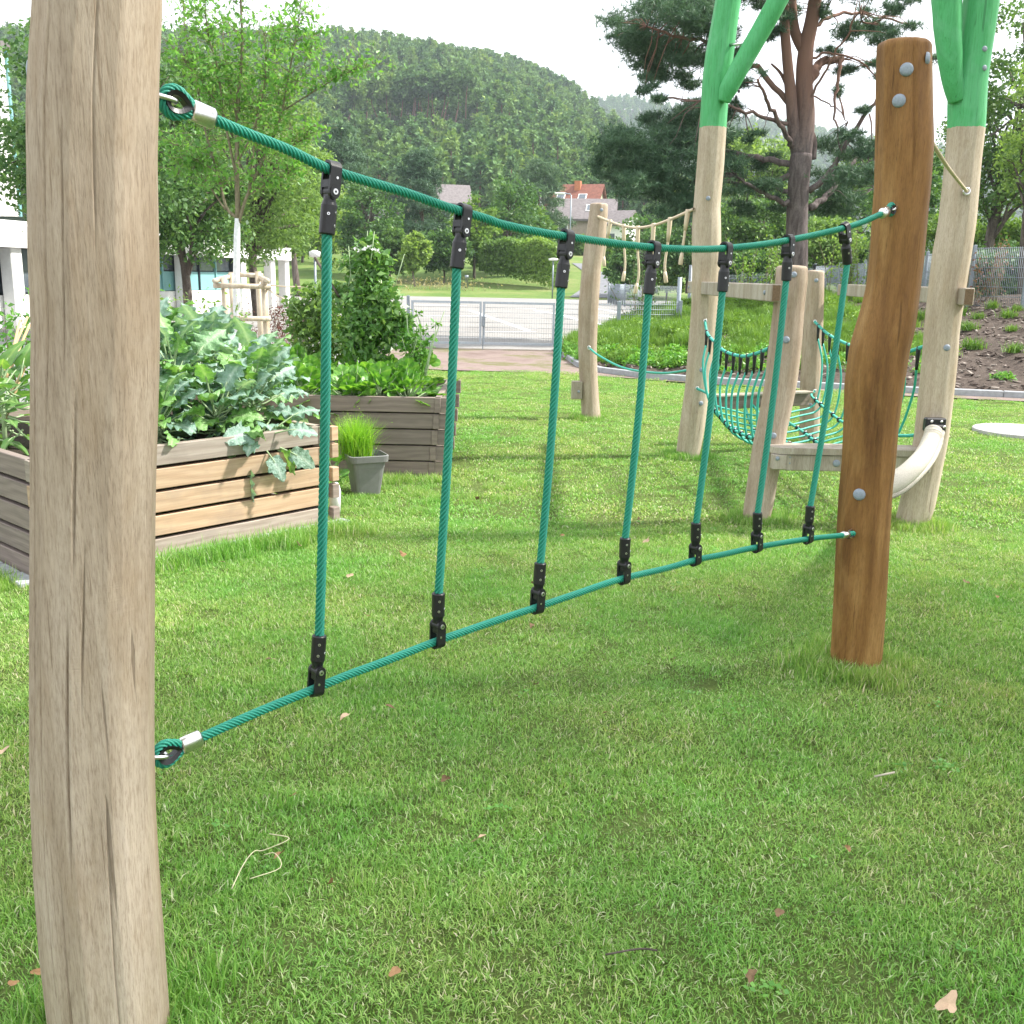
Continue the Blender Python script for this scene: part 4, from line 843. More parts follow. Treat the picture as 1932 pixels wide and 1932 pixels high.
def broad_tree(name, label, base, H, R, n_leaf, leaf, mat, seed, group=None, crown_z0=.3, limbs=True, n_cl=46, clr=.30, trunk=.02, cat='tree', bark='bark', shape=1.0, aspect=.6):
    """trunk with limbs to leaf clumps scattered through an ellipsoidal crown of height H and radius R"""
    r_ = np.random.default_rng(seed); o = empty(name, base, label, cat, group); b = Vector(base)
    zc = H * (crown_z0 + (1 - crown_z0) / 2); hz_ = H * (1 - crown_z0) / 2
    cs = []
    while len(cs) < n_cl:
        d = r_.normal(size=3); d /= np.linalg.norm(d); k = r_.uniform(.25, .92) ** .6; taper_ = 1 - (1 - shape) * max(0, d[2])
        cs.append(np.array([d[0] * R * k * taper_, d[1] * R * k * taper_, d[2] * hz_ * k]) + [0, 0, zc])
    rs = [R * clr * r_.uniform(.6, 1.25) for _ in cs]; w_ = np.array(rs) ** 2; cnt = np.maximum(20, (n_leaf * w_ / w_.sum()).astype(int))
    V, F, t = clump_leaves(cs, rs, cnt, leaf, r_, aspect=aspect); q = link('crown', mesh('crown', V, F, mat, False, t)); q.parent = o
    tr = [np.array([0, 0, -.1]), np.array([r_.normal() * .02 * H, r_.normal() * .02 * H, H * .25]), np.array([r_.normal() * .03 * H, r_.normal() * .03 * H, H * .55]), np.array([0, 0, H * .85])]
    sp = smooth_path(tr, 5); parts_ = [tube(sp, np.linspace(H * trunk, H * trunk * .25, len(sp)), 9)]
    for c in (cs[::2] if limbs else []):
        t0 = r_.uniform(.3, .8); k = sp[int(t0 * (len(sp) - 1))]; parts_.append(limb(k, c, H * trunk * .35, H * trunk * .08, r_))
    V, F = join(*parts_); q = link('trunk', mesh('trunk', V, F, M[bark], True)); q.parent = o
    return o
def needle_tufts(P_, L, r_, k=9, wd=.03, up=.25):
    n = len(P_) * k; c = np.repeat(P_, k, 0); d = r_.normal(size=(n, 3)); d[:, 2] += up; d /= np.linalg.norm(d, axis=1)[:, None]
    s_ = np.cross(d, r_.normal(size=(n, 3))); s_ /= np.linalg.norm(s_, axis=1)[:, None]; ll = (L * r_.uniform(.6, 1.2, n))[:, None]
    V = np.stack([c - s_ * ll * wd, c + s_ * ll * wd, c + d * ll], 1).reshape(-1, 3); F = np.arange(3 * n).reshape(-1, 3)
    tint = np.repeat(np.clip(np.repeat(r_.normal(.45, .2, len(P_)), k) + r_.normal(0, .1, n), 0, 1), 3); return V, F, tint
def pine_tree(name, label, base, H, R, seed, group=None, z0=.45, n_cl=34, tuft=.3, n_t=1500, k=8, mat='pine_needle'):
    r_ = np.random.default_rng(seed); o = empty(name, base, label, 'tree', group); P_ = []; parts_ = [tube([(0, 0, -.2), (.02 * H, 0, H * .4), (0, .02 * H, H * .75), (0, 0, H * .97)], [H * .017, H * .014, H * .01, H * .003], 8)]
    for i in range(n_cl):
        t = r_.uniform(z0, 1); a_ = r_.uniform(0, 6.28); rr = R * (1.05 - (t - z0) / (1 - z0)) ** .55 * r_.uniform(.35, 1); c = np.array([math.cos(a_) * rr, math.sin(a_) * rr, H * t])
        d = r_.normal(size=(n_t // n_cl, 3)); d /= np.linalg.norm(d, axis=1)[:, None]; P_.append(c + d * (r_.uniform(0, 1, len(d)) ** .5)[:, None] * np.array([1, 1, .42]) * R * .36)
        if i % 2 == 0: parts_.append(limb((0, 0, H * (t - .07)), c, H * .005, H * .0015, r_, 4, .05))
    V, F, t = needle_tufts(np.vstack(P_), tuft, r_, k, .07); q = link('crown', mesh('crown', V, F, LM[mat], False, t)); q.parent = o
    V, F = join(*parts_); q = link('trunk', mesh('trunk', V, F, M['bark_pine'], True)); q.parent = o; return o
def ground_h(x, y): return meadow_h(x, y) if y > 69 else 0.0
def px_tree(fn, px, py_top, py_bot, half, Y, *a, zb=None, **k):
    """tree whose crown fills the given pixel box at depth Y"""
    X = xpix(px, Y, 3); z0 = ground_h(X, Y) if zb is None else zb; zt = atY(px, py_top, Y).z; zc = atY(px, py_bot, Y).z; H = zt - z0; R = half * Y / F_PX
    return fn(*a[:2], (X, Y, z0), H, R, *a[2:], **({'crown_z0': max(.04, (zc - z0) / H)} if fn is broad_tree else {}), **k)

# kale: lobed, crinkled leaves, one object each
def big_leaf(seed, kind):
    r_ = np.random.default_rng(seed); nu, nv = 15, 9; V = []; ph = r_.uniform(0, 6.28, 4)
    for i in range(nu):
        u = i / (nu - 1)
        if kind == 'kale': wd = (.36 * math.sin(math.pi * min(1, u ** .8 * .97 + .02)) ** .6) * (1 + .13 * math.sin(u * 15 + ph[0]) + .06 * math.sin(u * 31 + ph[1])); bend = .42 * u * u
        elif kind == 'heart': wd = .40 * (1 - u) ** .8 * min(1, (u + .03) * 6) ** .5 + .004; bend = .3 * u * u
        else: wd = .5 * math.sqrt(max(0, 1 - (2 * u - 1) ** 2)) + .002; bend = -.05 * math.sin(math.pi * u)
        for j in range(nv):
            v = j / (nv - 1) * 2 - 1; e = abs(v)
            x = u - (.05 * e * e if kind == 'kale' else .0) - (.12 * (e ** 2) * (1 - u) ** 6 if kind == 'heart' else 0)
            cr_ = (.085 * e ** 1.5 * math.sin(u * 26 + ph[1] + 2 * (v > 0)) + .02 * math.sin(u * 14 + v * 9 + ph[2])) if kind == 'kale' else .015 * math.sin(u * 12 + v * 6 + ph[2])
            V.append((x, wd * v * (1 + .07 * math.sin(u * 27 + ph[3]) * (kind == 'kale') * e), -bend + .12 * e * wd + cr_))
    i = np.arange(nu - 1)[:, None] * nv; j = np.arange(nv - 1)[None]; F = np.stack([i + j, i + j + 1, i + nv + j + 1, i + nv + j], -1).reshape(-1, 4)
    tint = np.array([.35 + .25 * (1 - abs(q[1]) * 3) + r_.normal() * .05 + (.35 if abs(q[1]) < .004 else 0) for q in V]); return np.array(V), F, np.clip(tint, 0, 1)
def leaf_mesh(nm, seed, kind, mat):
    V, F, t = big_leaf(seed, kind); return mesh(nm, V, F, mat, True, t)
KL = [leaf_mesh('leaf', s_, 'kale', LM['kale_leaf']) for s_ in range(7)]; HLf = [leaf_mesh('leaf', 20 + s_, 'heart', LM['bean_leaf']) for s_ in range(4)]; RLf = [leaf_mesh('leaf', 40 + s_, 'round', LM['strawberry_leaf']) for s_ in range(4)]
def leafy_plant(name, label, base, n, L, lv, stalk_mat, seed, group=None, h=.3, el=(15, 75), stalk=.18, cat='plant', spread=.04):
    r_ = np.random.default_rng(seed); o = empty(name, base, label, cat, group); st = [tube([(0, 0, -.05), (.01, 0, h * .5), (0, .01, h)], [.014, .012, .008], 6)]
    for k in range(n):
        a_ = k * 2.399 + r_.uniform(-.4, .4); t = (k + .5) / n; e = math.radians(el[0] + (el[1] - el[0]) * t + r_.uniform(-12, 12)); zz_ = h * (.25 + .75 * t)
        d = Vector((math.cos(a_) * math.cos(e), math.sin(a_) * math.cos(e), math.sin(e))); p0 = Vector((r_.normal() * spread * .4, r_.normal() * spread * .4, zz_)); ls = stalk * r_.uniform(.6, 1.2); p1 = p0 + d * ls
        st.append(tube([p0, p0.lerp(p1, .5) + Vector((0, 0, -.01)), p1, p1 + d * L * .25], [.006, .005, .0045, .002], 5))
        x = d; y = Vector((0, 0, 1)).cross(x); y.normalize(); z = x.cross(y); roll = r_.normal() * .45; y2 = y * math.cos(roll) + z * math.sin(roll); z2 = x.cross(y2); s_ = L * r_.uniform(.7, 1.2)
        mm = Matrix(((x.x * s_, y2.x * s_, z2.x * s_, p1.x), (x.y * s_, y2.y * s_, z2.y * s_, p1.y), (x.z * s_, y2.z * s_, z2.z * s_, p1.z), (0, 0, 0, 1)))
        q = link('leaf', lv[int(r_.integers(len(lv)))]); q.matrix_basis = mm; q.parent = o
    V, F = join(*st); q = link('stalks', mesh('stalks', V, F, stalk_mat, True)); q.parent = o; return o
def kale_mix():
    s = NT('kale_leaf_mixed'); at = s.n('ShaderNodeAttribute', attribute_name='tint'); oi = s.n('ShaderNodeObjectInfo')
    a = s.ramp(at.outputs['Fac'], (0, (.11, .22, .16)), (.5, (.25, .39, .32)), (1, (.46, .57, .51))); b = s.ramp(at.outputs['Fac'], (0, (.11, .27, .06)), (.5, (.22, .42, .13)), (1, (.40, .56, .28)))
    c = s.mix(s.ramp(oi.outputs['Random'], (.55, BLK), (.75, WHT)), a, b); n_ = s.noise(s.co(), 14, 4); c = s.mix(s.ramp(n_, (.35, (.6,)*3), (.6, BLK)), c, s.mix(1, c, (.6, .72, .6, 1), 'MULTIPLY')); s.bump(n_, .5, .02); s.set(c, .32, 0, .6)
    tr = s.n('ShaderNodeBsdfTranslucent'); s.l(s.mix(1, c, (1.4, 1.5, .6, 1), 'MULTIPLY'), tr.inputs[0]); ms = s.n('ShaderNodeMixShader'); ms.inputs[0].default_value = .25; s.l(s.b.outputs[0], ms.inputs[1]); s.l(tr.outputs[0], ms.inputs[2]); s.l(ms.outputs[0], s.out.inputs[0]); return s.m
KM = kale_mix()
for q in KL: q.materials[0] = KM
M['stalk'] = mat_plain('pale_green_stalk', (.30, .40, .22, 1), .5, 0, 30, .15)
def on_bed(c, u_, v_, a_, b_, z): p = c + u_ * a_ + v_ * b_; return (p.x, p.y, z)
kale_lab = ['tall kale plant with blue-grey crinkled leaves in the middle of the front bed', 'kale plant spilling over the right end of the front bed', 'kale plant with upright leaves next to the near post in the front bed', 'kale plant at the back of the front bed below the staked young tree', 'broad kale plant behind the plank edge of the front bed', 'kale plant with pale leaves at the far right corner of the front bed', 'low kale plant hanging its leaves down the front bed boards']
kale_lab += ['kale plant with twisted pale leaves in the second row of the front bed', 'kale plant leaning towards the far bed from the front bed', 'dark kale plant low against the near post edge of the front bed']
for k, (a_, b_, n, L, h, el) in enumerate(((1.05, .55, 38, .21, .40, (-10, 80)), (1.42, .30, 34, .20, .26, (-20, 75)), (.72, .62, 34, .21, .36, (-5, 78)), (.95, 1.15, 34, .23, .50, (5, 80)), (1.12, .22, 30, .18, .18, (-15, 65)), (1.45, .80, 34, .21, .40, (-5, 78)), (1.30, .05, 20, .16, .06, (-55, 35)), (1.2, 1.0, 34, .22, .46, (0, 80)), (1.6, .55, 30, .20, .30, (-20, 75)), (.8, .28, 28, .18, .16, (-10, 65)))):
    leafy_plant('kale_plant', kale_lab[k], on_bed(c0, ux, uy, a_, b_, .55), n, L, KL, M['stalk'], 70 + k, 'kale plants in the front bed', h, el, .17)
for k, (a_, b_, n, lab) in enumerate(((.62, .25, 12, 'leafy plant with heart-shaped leaves beside the near post, right of it'), (.0, .62, 44, 'climbing bean plant with heart-shaped leaves at the left photo edge'), (-.02, 1.2, 44, 'leafy bean plant farther back along the left side of the front bed'), (.15, 1.6, 40, 'leafy bean plant at the far end of the left side of the front bed'))):
    leafy_plant('bean_plant', lab, on_bed(c0, ux, uy, a_ + .12, b_, .55), n, .145, HLf, M['stalk'], 90 + k, 'bean plants in the front bed', .40 if k else .15, (-30, 65), .12, spread=.12)
# canes leaning at the left
for k, (x0, y0, x1, y1, dY) in enumerate(((-8, 800, 38, 604, 0), (-20, 790, 56, 612, .1), (2, 815, 66, 640, .2), (-25, 770, 52, 598, .35), (-15, 812, 66, 655, -.1))):
    a_, b_ = atY(x0, y0, 5.9 + dY), atY(x1, y1, 6.2 + dY); o = part('bamboo_cane', cyl(a_, b_, .008, 7), M['stick'], None, True); tag(o, ('leftmost tan cane of the leaning bundle left of the near post', 'second tan cane from the left in the bundle by the near post', 'rightmost and shortest tan cane of the bundle by the near post', 'steepest tan cane at the back of the bundle by the near post', 'lowest flat-leaning tan cane of the bundle by the near post')[k], 'cane', 'leaning bamboo canes')
o = part('dark_pole', cyl(atY(594, 486, 8.6), atY(640, 560, 8.4), .011, 7), M['bark'], None, True); tag(o, 'thin dark pole leaning across the bean pyramid in the far bed', 'pole')
# raspberry-like shoots at the left edge
def shoot_bush(name, label, base, H, spread, n_st, n_leaf, leaf, mat, seed, cat='shrub', group=None, lean=.35, smat='bark_young', r0=.006):
    r_ = np.random.default_rng(seed); o = empty(name, base, label, cat, group); st, P_ = [], []
    for k in range(n_st):
        a_ = r_.uniform(0, 6.28); ln = r_.uniform(0, lean); h = H * r_.uniform(.55, 1.0); b0 = np.array([r_.normal() * spread * .35, r_.normal() * spread * .35, 0]); e = b0 + [math.cos(a_) * h * ln, math.sin(a_) * h * ln, h]
        pts = smooth_path([b0, b0 * .4 + e * .6 + [r_.normal() * .04, r_.normal() * .04, -.03], e], 6); st.append(tube(pts, np.linspace(r0, r0 * .3, len(pts)), 5))
        for q in range(n_leaf // n_st): t = r_.uniform(.12, 1) ; p = pts[min(len(pts) - 1, int(t * len(pts)))]; P_.append(p + r_.normal(size=3) * leaf * .95)
    P_ = np.array(P_); V, F = leaf_quads(P_, leaf * r_.uniform(.6, 1.3, len(P_)), r_, .5, (0, 0, .8), .1, .3); t = np.repeat(np.clip(r_.normal(.5, .22, len(P_)), 0, 1), 4)
    q = link('foliage', mesh('foliage', V, F, mat, False, t)); q.parent = o; V, F = join(*st); q = link('stems', mesh('stems', V, F, M[smat], True)); q.parent = o; return o
shoot_bush('fruit_shrub', 'loose berry shrub with upright shoots at the left photo edge behind the canes', (xpix(25, 7.2, 1), 7.2, 0), 1.52, .7, 26, 2600, .058, LM['young_tree_leaf'], 5, lean=.25)
shoot_bush('fruit_shrub', 'berry shrub seen between near post and kale under the school windows', (xpix(350, 9.5, 1), 9.5, 0), 1.30, .9, 26, 2400, .055, LM['bright_tree_leaf'], 6, lean=.4)
# bean pyramid in the far bed
def mound(name, label, base, specs, n, leaf, mat, seed, cat='plant', aspect=.5, stems=12, droop=.4):
    r_ = np.random.default_rng(seed); o = empty(name, base, label, cat); b = np.array(tuple(base)); cs = np.array([s_[:3] for s_ in specs]) - b; rs = np.array([s_[3] for s_ in specs]); w_ = rs ** 2; cnt = (n * w_ / w_.sum()).astype(int); P_ = []
    for c, R, m_ in zip(cs, rs, cnt): d = r_.normal(size=(m_, 3)); d /= np.linalg.norm(d, axis=1)[:, None]; P_.append(c + d * (R * r_.uniform(.15, 1.08, m_) ** .6)[:, None])
    P_ = np.vstack(P_); P_ = P_[P_[:, 2] > 0]; V, F = leaf_quads(P_, leaf * r_.uniform(.55, 1.4, len(P_)), r_, aspect, (0, -.2, .6), .12, droop); t = np.repeat(np.clip(r_.normal(.45, .24, len(P_)), 0, 1), 4)
    q = link('foliage', mesh('foliage', V, F, mat, False, t)); q.parent = o
    V, F = join(*[limb((r_.normal() * .1, r_.normal() * .1, 0), cs[k % len(cs)] + r_.normal(size=3) * .06, .008, .003, r_) for k in range(stems)]); q = link('stems', mesh('stems', V, F, M['stalk'], True)); q.parent = o; return o
def pxs(lst): return [tuple(atY(px, py, Y)) + (r * Y / F_PX,) for px, py, r, Y in lst]
mound('bean_pyramid', 'tall cone of climbing bean leaves in the far bed with white flowers on top', (xpix(690, 8.4, .6), 8.4, .53), pxs([(690, 470, 20, 8.4), (704, 500, 30, 8.4), (700, 540, 40, 8.4), (718, 570, 40, 8.3), (685, 590, 46, 8.3), (722, 615, 44, 8.4), (662, 500, 18, 8.5), (650, 555, 26, 8.5), (750, 620, 26, 8.3), (690, 630, 55, 8.2), (765, 600, 18, 8.3), (700, 450, 10, 8.4), (722, 490, 18, 8.4)]), 4600, .062, LM['bean_leaf'], 31, stems=30)
mound('tomato_plant', 'bushy light green plant left of the bean cone in the far bed', (xpix(600, 8.9, .6), 8.9, .53), pxs([(598, 560, 30, 8.9), (575, 600, 36, 8.9), (620, 600, 40, 8.8), (590, 640, 45, 8.8), (640, 650, 40, 8.7), (560, 570, 22, 9)]), 2300, .062, LM['bright_tree_leaf'], 32)
mound('trailing_shoot', 'thin leafy shoots reaching right over the gate from the far bed', (xpix(775, 8.0, .6), 8.0, .53), pxs([(770, 640, 26, 8.1), (790, 655, 22, 8), (800, 622, 9, 8), (822, 610, 7, 8), (812, 640, 8, 8), (790, 590, 6, 8.1), (785, 675, 25, 8)]), 620, .045, LM['strawberry_leaf'], 33, stems=14)
r_ = np.random.default_rng(8)
for k, (px, py) in enumerate(((672, 507 - 35), (683, 468), (692, 472), (705, 474))):
    pass
fl = empty('bean_blossom', atY(686, 470, 8.25), 'cluster of small white flowers at the tip of the bean cone', 'flower')
for k in range(7):
    p = atY(672 + k * 6 + r_.normal() * 2, 470 + r_.normal() * 3, 8.2); V, F = leaf_quads(np.repeat(np.array([tuple(p)]), 5, 0), .03, r_, .6); part('petal_cluster', (V, F), M['white'], fl)
# strawberries: three leaflets on a stalk
def tri_leaf(seed):
    vs = [big_leaf(seed + k, 'round') for k in range(3)]; V, F, T_, n = [], [], [], 0
    for k, (v, f, t) in enumerate(vs): a_ = (-1.15, 0, 1.15)[k]; v = v * [.62, .55, .6]; v = v @ rotz(a_).T; V.append(v); F.append(f + n); T_.append(t); n += len(v)
    return mesh('leaf', np.vstack(V), np.vstack(F), LM['strawberry_leaf'], True, np.concatenate(T_))
TLf = [tri_leaf(60 + 3 * k) for k in range(4)]
posn = [('left end of the far bed rim', .9, 1.55), ('far bed rim left of the pot', .9, 1.2), ('far bed rim above the pot', .9, .95), ('far bed rim right of the pot', .9, .68), ('far bed rim second from its right corner', .9, .42), ('right front corner of the far bed', .9, .16)]
k = 0
for v_ in (.16, .46, .80):
    for nm, _, a_ in posn:
        row = {.16: 'front row', .46: 'middle row', .80: 'back row'}[v_]
        leafy_plant('strawberry_plant', 'strawberry plant, %s, %s' % (row, nm), on_bed(e0, dv, uy2, a_ + .04 * (k % 3), v_, .535), 30, .125, TLf, M['stalk'], 200 + k, 'strawberry plants in the far bed', .04, (0, 82), .17 + .10 * v_); k += 1
# runner hanging over the far bed
o = leafy_plant('strawberry_runner', 'strawberry runner hanging down over the grey boards of the far bed', on_bed(e0, dv, uy2, .85, -.05, .50), 5, .085, TLf, M['stalk'], 260, None, .01, (-60, -10), .07, spread=.10)

# pot with feathery herb
pp = atZ(690, 931, .0); pot = empty('flower_pot', (pp.x, pp.y, 0), 'square grey plastic pot with rim between the two raised beds', 'plant pot')
ang = .42; V, Fp = [], []; prof = [(.085, 0), (.118, .235), (.136, .24), (.140, .282), (.130, .285), (.120, .250), (.115, .20)]
nn = 24
for (w_, z) in prof:
    for i in range(nn):
        t = 2 * math.pi * i / nn; c_, s_ = math.cos(t), math.sin(t); e = .28; x = math.copysign(abs(c_) ** e, c_) * w_; y = math.copysign(abs(s_) ** e, s_) * w_
        V.append((pp.x + x * math.cos(ang) - y * math.sin(ang), pp.y + x * math.sin(ang) + y * math.cos(ang), z))
for k in range(len(prof) - 1): Fp += [(k * nn + i, k * nn + (i + 1) % nn, (k + 1) * nn + (i + 1) % nn, (k + 1) * nn + i) for i in range(nn)]
part('pot_body', (np.array(V), Fp + [tuple(range(nn))[::-1]]), M['pot'], pot); part('pot_soil', ([(pp.x + .11 * math.cos(t), pp.y + .11 * math.sin(t), .255) for t in np.linspace(0, 6.28, 16, endpoint=False)], [tuple(range(16))]), M['soil'], pot)
r_ = np.random.default_rng(77); V, F, t = blades(1500, .085, .12, .34, .0035, 77, .75, clump=1)
hb_ = empty('feathery_herb', (pp.x - .06, pp.y, .25), 'bright yellow-green feathery herb growing in the grey pot', 'plant'); q = link('foliage', mesh('foliage', V, F, LM['herb_leaf'], False, t)); q.parent = hb_
V2, F2 = leaf_quads(r_.normal(size=(420, 3)) * [.07, .07, .07] + [0, 0, .17], .012, r_, .6); q = link('tiny_leaves', mesh('tiny_leaves', V2, F2, LM['herb_leaf'], False, np.repeat(r_.uniform(.4, 1, 420), 4))); q.parent = hb_
leafy_plant('nasturtium', 'bright green round-leaved plant trailing left of the grey pot', (pp.x - .20, pp.y - .16, 0), 16, .062, RLf, M['stalk'], 301, None, .22, (-10, 60), .06)
wp_ = atZ(632, 970, 0); o = part('white_bottle', tube([(wp_.x, wp_.y, .0), (wp_.x, wp_.y, .002), (wp_.x + .004, wp_.y, .15), (wp_.x + .006, wp_.y, .185), (wp_.x + .02, wp_.y - .01, .20)], [.028, .036, .037, .03, .012], 14), M['white'], None, True); tag(o, 'small white container at the right foot of the front bed', 'bottle')

# young tree with limewashed trunk and its frame
YT = 13.0; yt = empty('young_tree', (xpix(447, YT, 1), YT, 0), 'young tree with white lime-washed trunk inside a wooden stake frame', 'tree'); tb = parent_world(yt).translation
r_ = np.random.default_rng(5)
wh = smooth_path([Vector((tb.x, YT, 0)), atY(447, 600, YT), atY(446, 520, YT), atY(447, 455, YT), atY(448, 412, YT)], 5); part('white_trunk', tube(wh, np.linspace(.050, .036, len(wh)) * (1 + .08 * wob(2, np.linspace(0, 9, len(wh)))), 10), M['limewash'], yt, True)
BR = [([(449, 412), (447, 300), (450, 175), (457, 100), (455, 20), (450, -80)], .034, 0), ([(448, 412), (427, 390), (410, 325), (387, 245), (372, 160), (350, 60), (345, -20)], .022, .2), ([(445, 330), (422, 217), (410, 125), (392, 62), (385, -30)], .018, -.3),
      ([(450, 420), (466, 370), (503, 287), (528, 225), (545, 140), (560, 60), (570, -10)], .022, -.2), ([(540, 205), (605, 165), (653, 137), (705, 124)], .010, -.4), ([(470, 360), (491, 175), (516, 107), (530, 40)], .016, .5), ([(425, 395), (380, 330), (345, 290), (325, 250)], .012, .4),
      ([(452, 300), (480, 240), (500, 150), (500, 60)], .014, -.6), ([(440, 260), (400, 180), (360, 130), (330, 90)], .012, -.5), ([(503, 287), (560, 270), (600, 235)], .009, .2), ([(446, 220), (425, 120), (420, 30)], .012, .6), ([(528, 225), (580, 110), (610, 50)], .009, .3), ([(410, 325), (365, 300), (335, 330)], .008, .1), ([(466, 370), (500, 350), (540, 330), (560, 300)], .009, -.3)]
br_, P_ = [], []
for pts, r0, dy in BR:
    n = len(pts); sp = smooth_path([atY(px, py, YT + dy * i / (n - 1)) for i, (px, py) in enumerate(pts)], 7); br_.append(tube(sp, np.linspace(r0, r0 * .25, len(sp)), 7))
    m_ = int(len(sp) * 3.2)
    for q in range(m_):
        t = r_.uniform(.22, 1) * (len(sp) - 1); i = min(int(t), len(sp) - 2); p = sp[i] + (sp[i + 1] - sp[i]) * (t - i); a_ = r_.normal(size=3); a_[2] = abs(a_[2]) * .5; a_ /= np.linalg.norm(a_); Lg = r_.uniform(.12, .42); e = p + a_ * Lg
        br_.append(tube([p, (p + e) / 2 + [0, 0, .02], e], [.0035, .0025, .0015], 4)); k_ = r_.integers(6, 13); P_.append(p + (e - p) * r_.uniform(.2, 1.05, k_)[:, None] + r_.normal(size=(k_, 3)) * .045)
part('branches', join(*br_), M['bark_young'], yt, True); P_ = np.vstack(P_); P_ = P_[r_.uniform(size=len(P_)) < .66]; V, F = leaf_quads(P_, .075 * r_.uniform(.6, 1.25, len(P_)), r_, .5, (0, 0, .5), .12, .9); part('crown', (V, F), LM['young_tree_leaf'], yt, tint=np.repeat(np.clip(r_.normal(.5, .25, len(P_)), 0, 1), 4))
M['stake'] = mat_wood('rough_stake_wood', (.40, .31, .21, 1), (.58, .50, .39, 1), (.72, .66, .55, 1), crack=.4, gscale=2)
fr = empty('stake_frame', (xpix(460, 13, .5), 13, 0), 'square frame of wooden stakes and rails round the white-trunked young tree', 'tree support')
S_ = {}
for nm, px, py, Y in (('a', 422, 523, 12.6), ('b', 498, 527, 12.6), ('c', 436, 515, 13.4), ('d', 487, 512, 13.4)):
    p = atY(px, py, Y); S_[nm] = p; part('stake', tube([(p.x, p.y, -.02), (p.x + .01, p.y, p.z * .5), (p.x, p.y, p.z)], [.045, .043, .040], 10), M['stake'], fr, True)
for (x0, y0, Y0_), (x1, y1, Y1_) in (((403, 539, 12.52), (510, 541, 12.52)), ((432, 518, 13.47), (496, 520, 13.47)), ((405, 530, 12.4), (436, 521, 13.6)), ((505, 530, 12.4), (489, 522, 13.6)), ((403, 600, 12.52), (510, 602, 12.52))): part('rail', cyl(atY(x0, y0, Y0_), atY(x1, y1, Y1_), .033, 9, .030), M['stake'], fr, True)
part('guy_rope', tube([atY(508, 538, 12.6), atY(540, 541, 12.3), atY(590, 541, 12)], .008, 5), M['hemp'], fr, True); part('guy_rope', tube([atY(505, 545, 12.6), atY(520, 556, 12.3), atY(540, 566, 12.2)], .008, 5), M['hemp'], fr, True)

# bigger trees on the left
px_tree(broad_tree, 190, 50, 470, 205, 21.0, 'garden_tree', 'dense dark green tree standing behind the near post in front of the school', 15000, .115, LM['dark_tree_leaf'], 41, n_cl=90, clr=.27, trunk=.018)
px_tree(broad_tree, 345, 95, 545, 125, 24.0, 'garden_tree', 'mid green tree just right of the near post behind the young tree', 13000, .12, LM['dark_tree_leaf'], 42, n_cl=60, clr=.30)
px_tree(broad_tree, 480, 95, 535, 140, 33.0, 'ash_tree', 'bright yellow-green ash tree behind the young tree on the left', 15000, .17, LM['bright_tree_leaf'], 43, n_cl=80, clr=.26, aspect=.35)
px_tree(broad_tree, 540, 330, 498, 72, 45.0, 'park_tree', 'small round tree with bare trunk at the right end of the school', 6500, .18, LM['hedge_leaf'], 44, n_cl=46, clr=.32)
px_tree(broad_tree, 560, 190, 440, 75, 62.0, 'birch_tree', 'pale green birch behind the round park tree', 7500, .24, LM['bright_tree_leaf'], 45, n_cl=50, clr=.3)
shoot_bush('barberry_bush', 'dark red barberry bush beside the school end', (xpix(545, 22, .5), 22, 0), 1.0, 1.0, 26, 1100, .06, LM['barberry_leaf'], 46, lean=.5)
shoot_bush('barberry_bush', 'dark red barberry bush right behind the stake frame', (xpix(520, 15, .5), 15, 0), .85, .5, 16, 700, .045, LM['barberry_leaf'], 47, lean=.5)
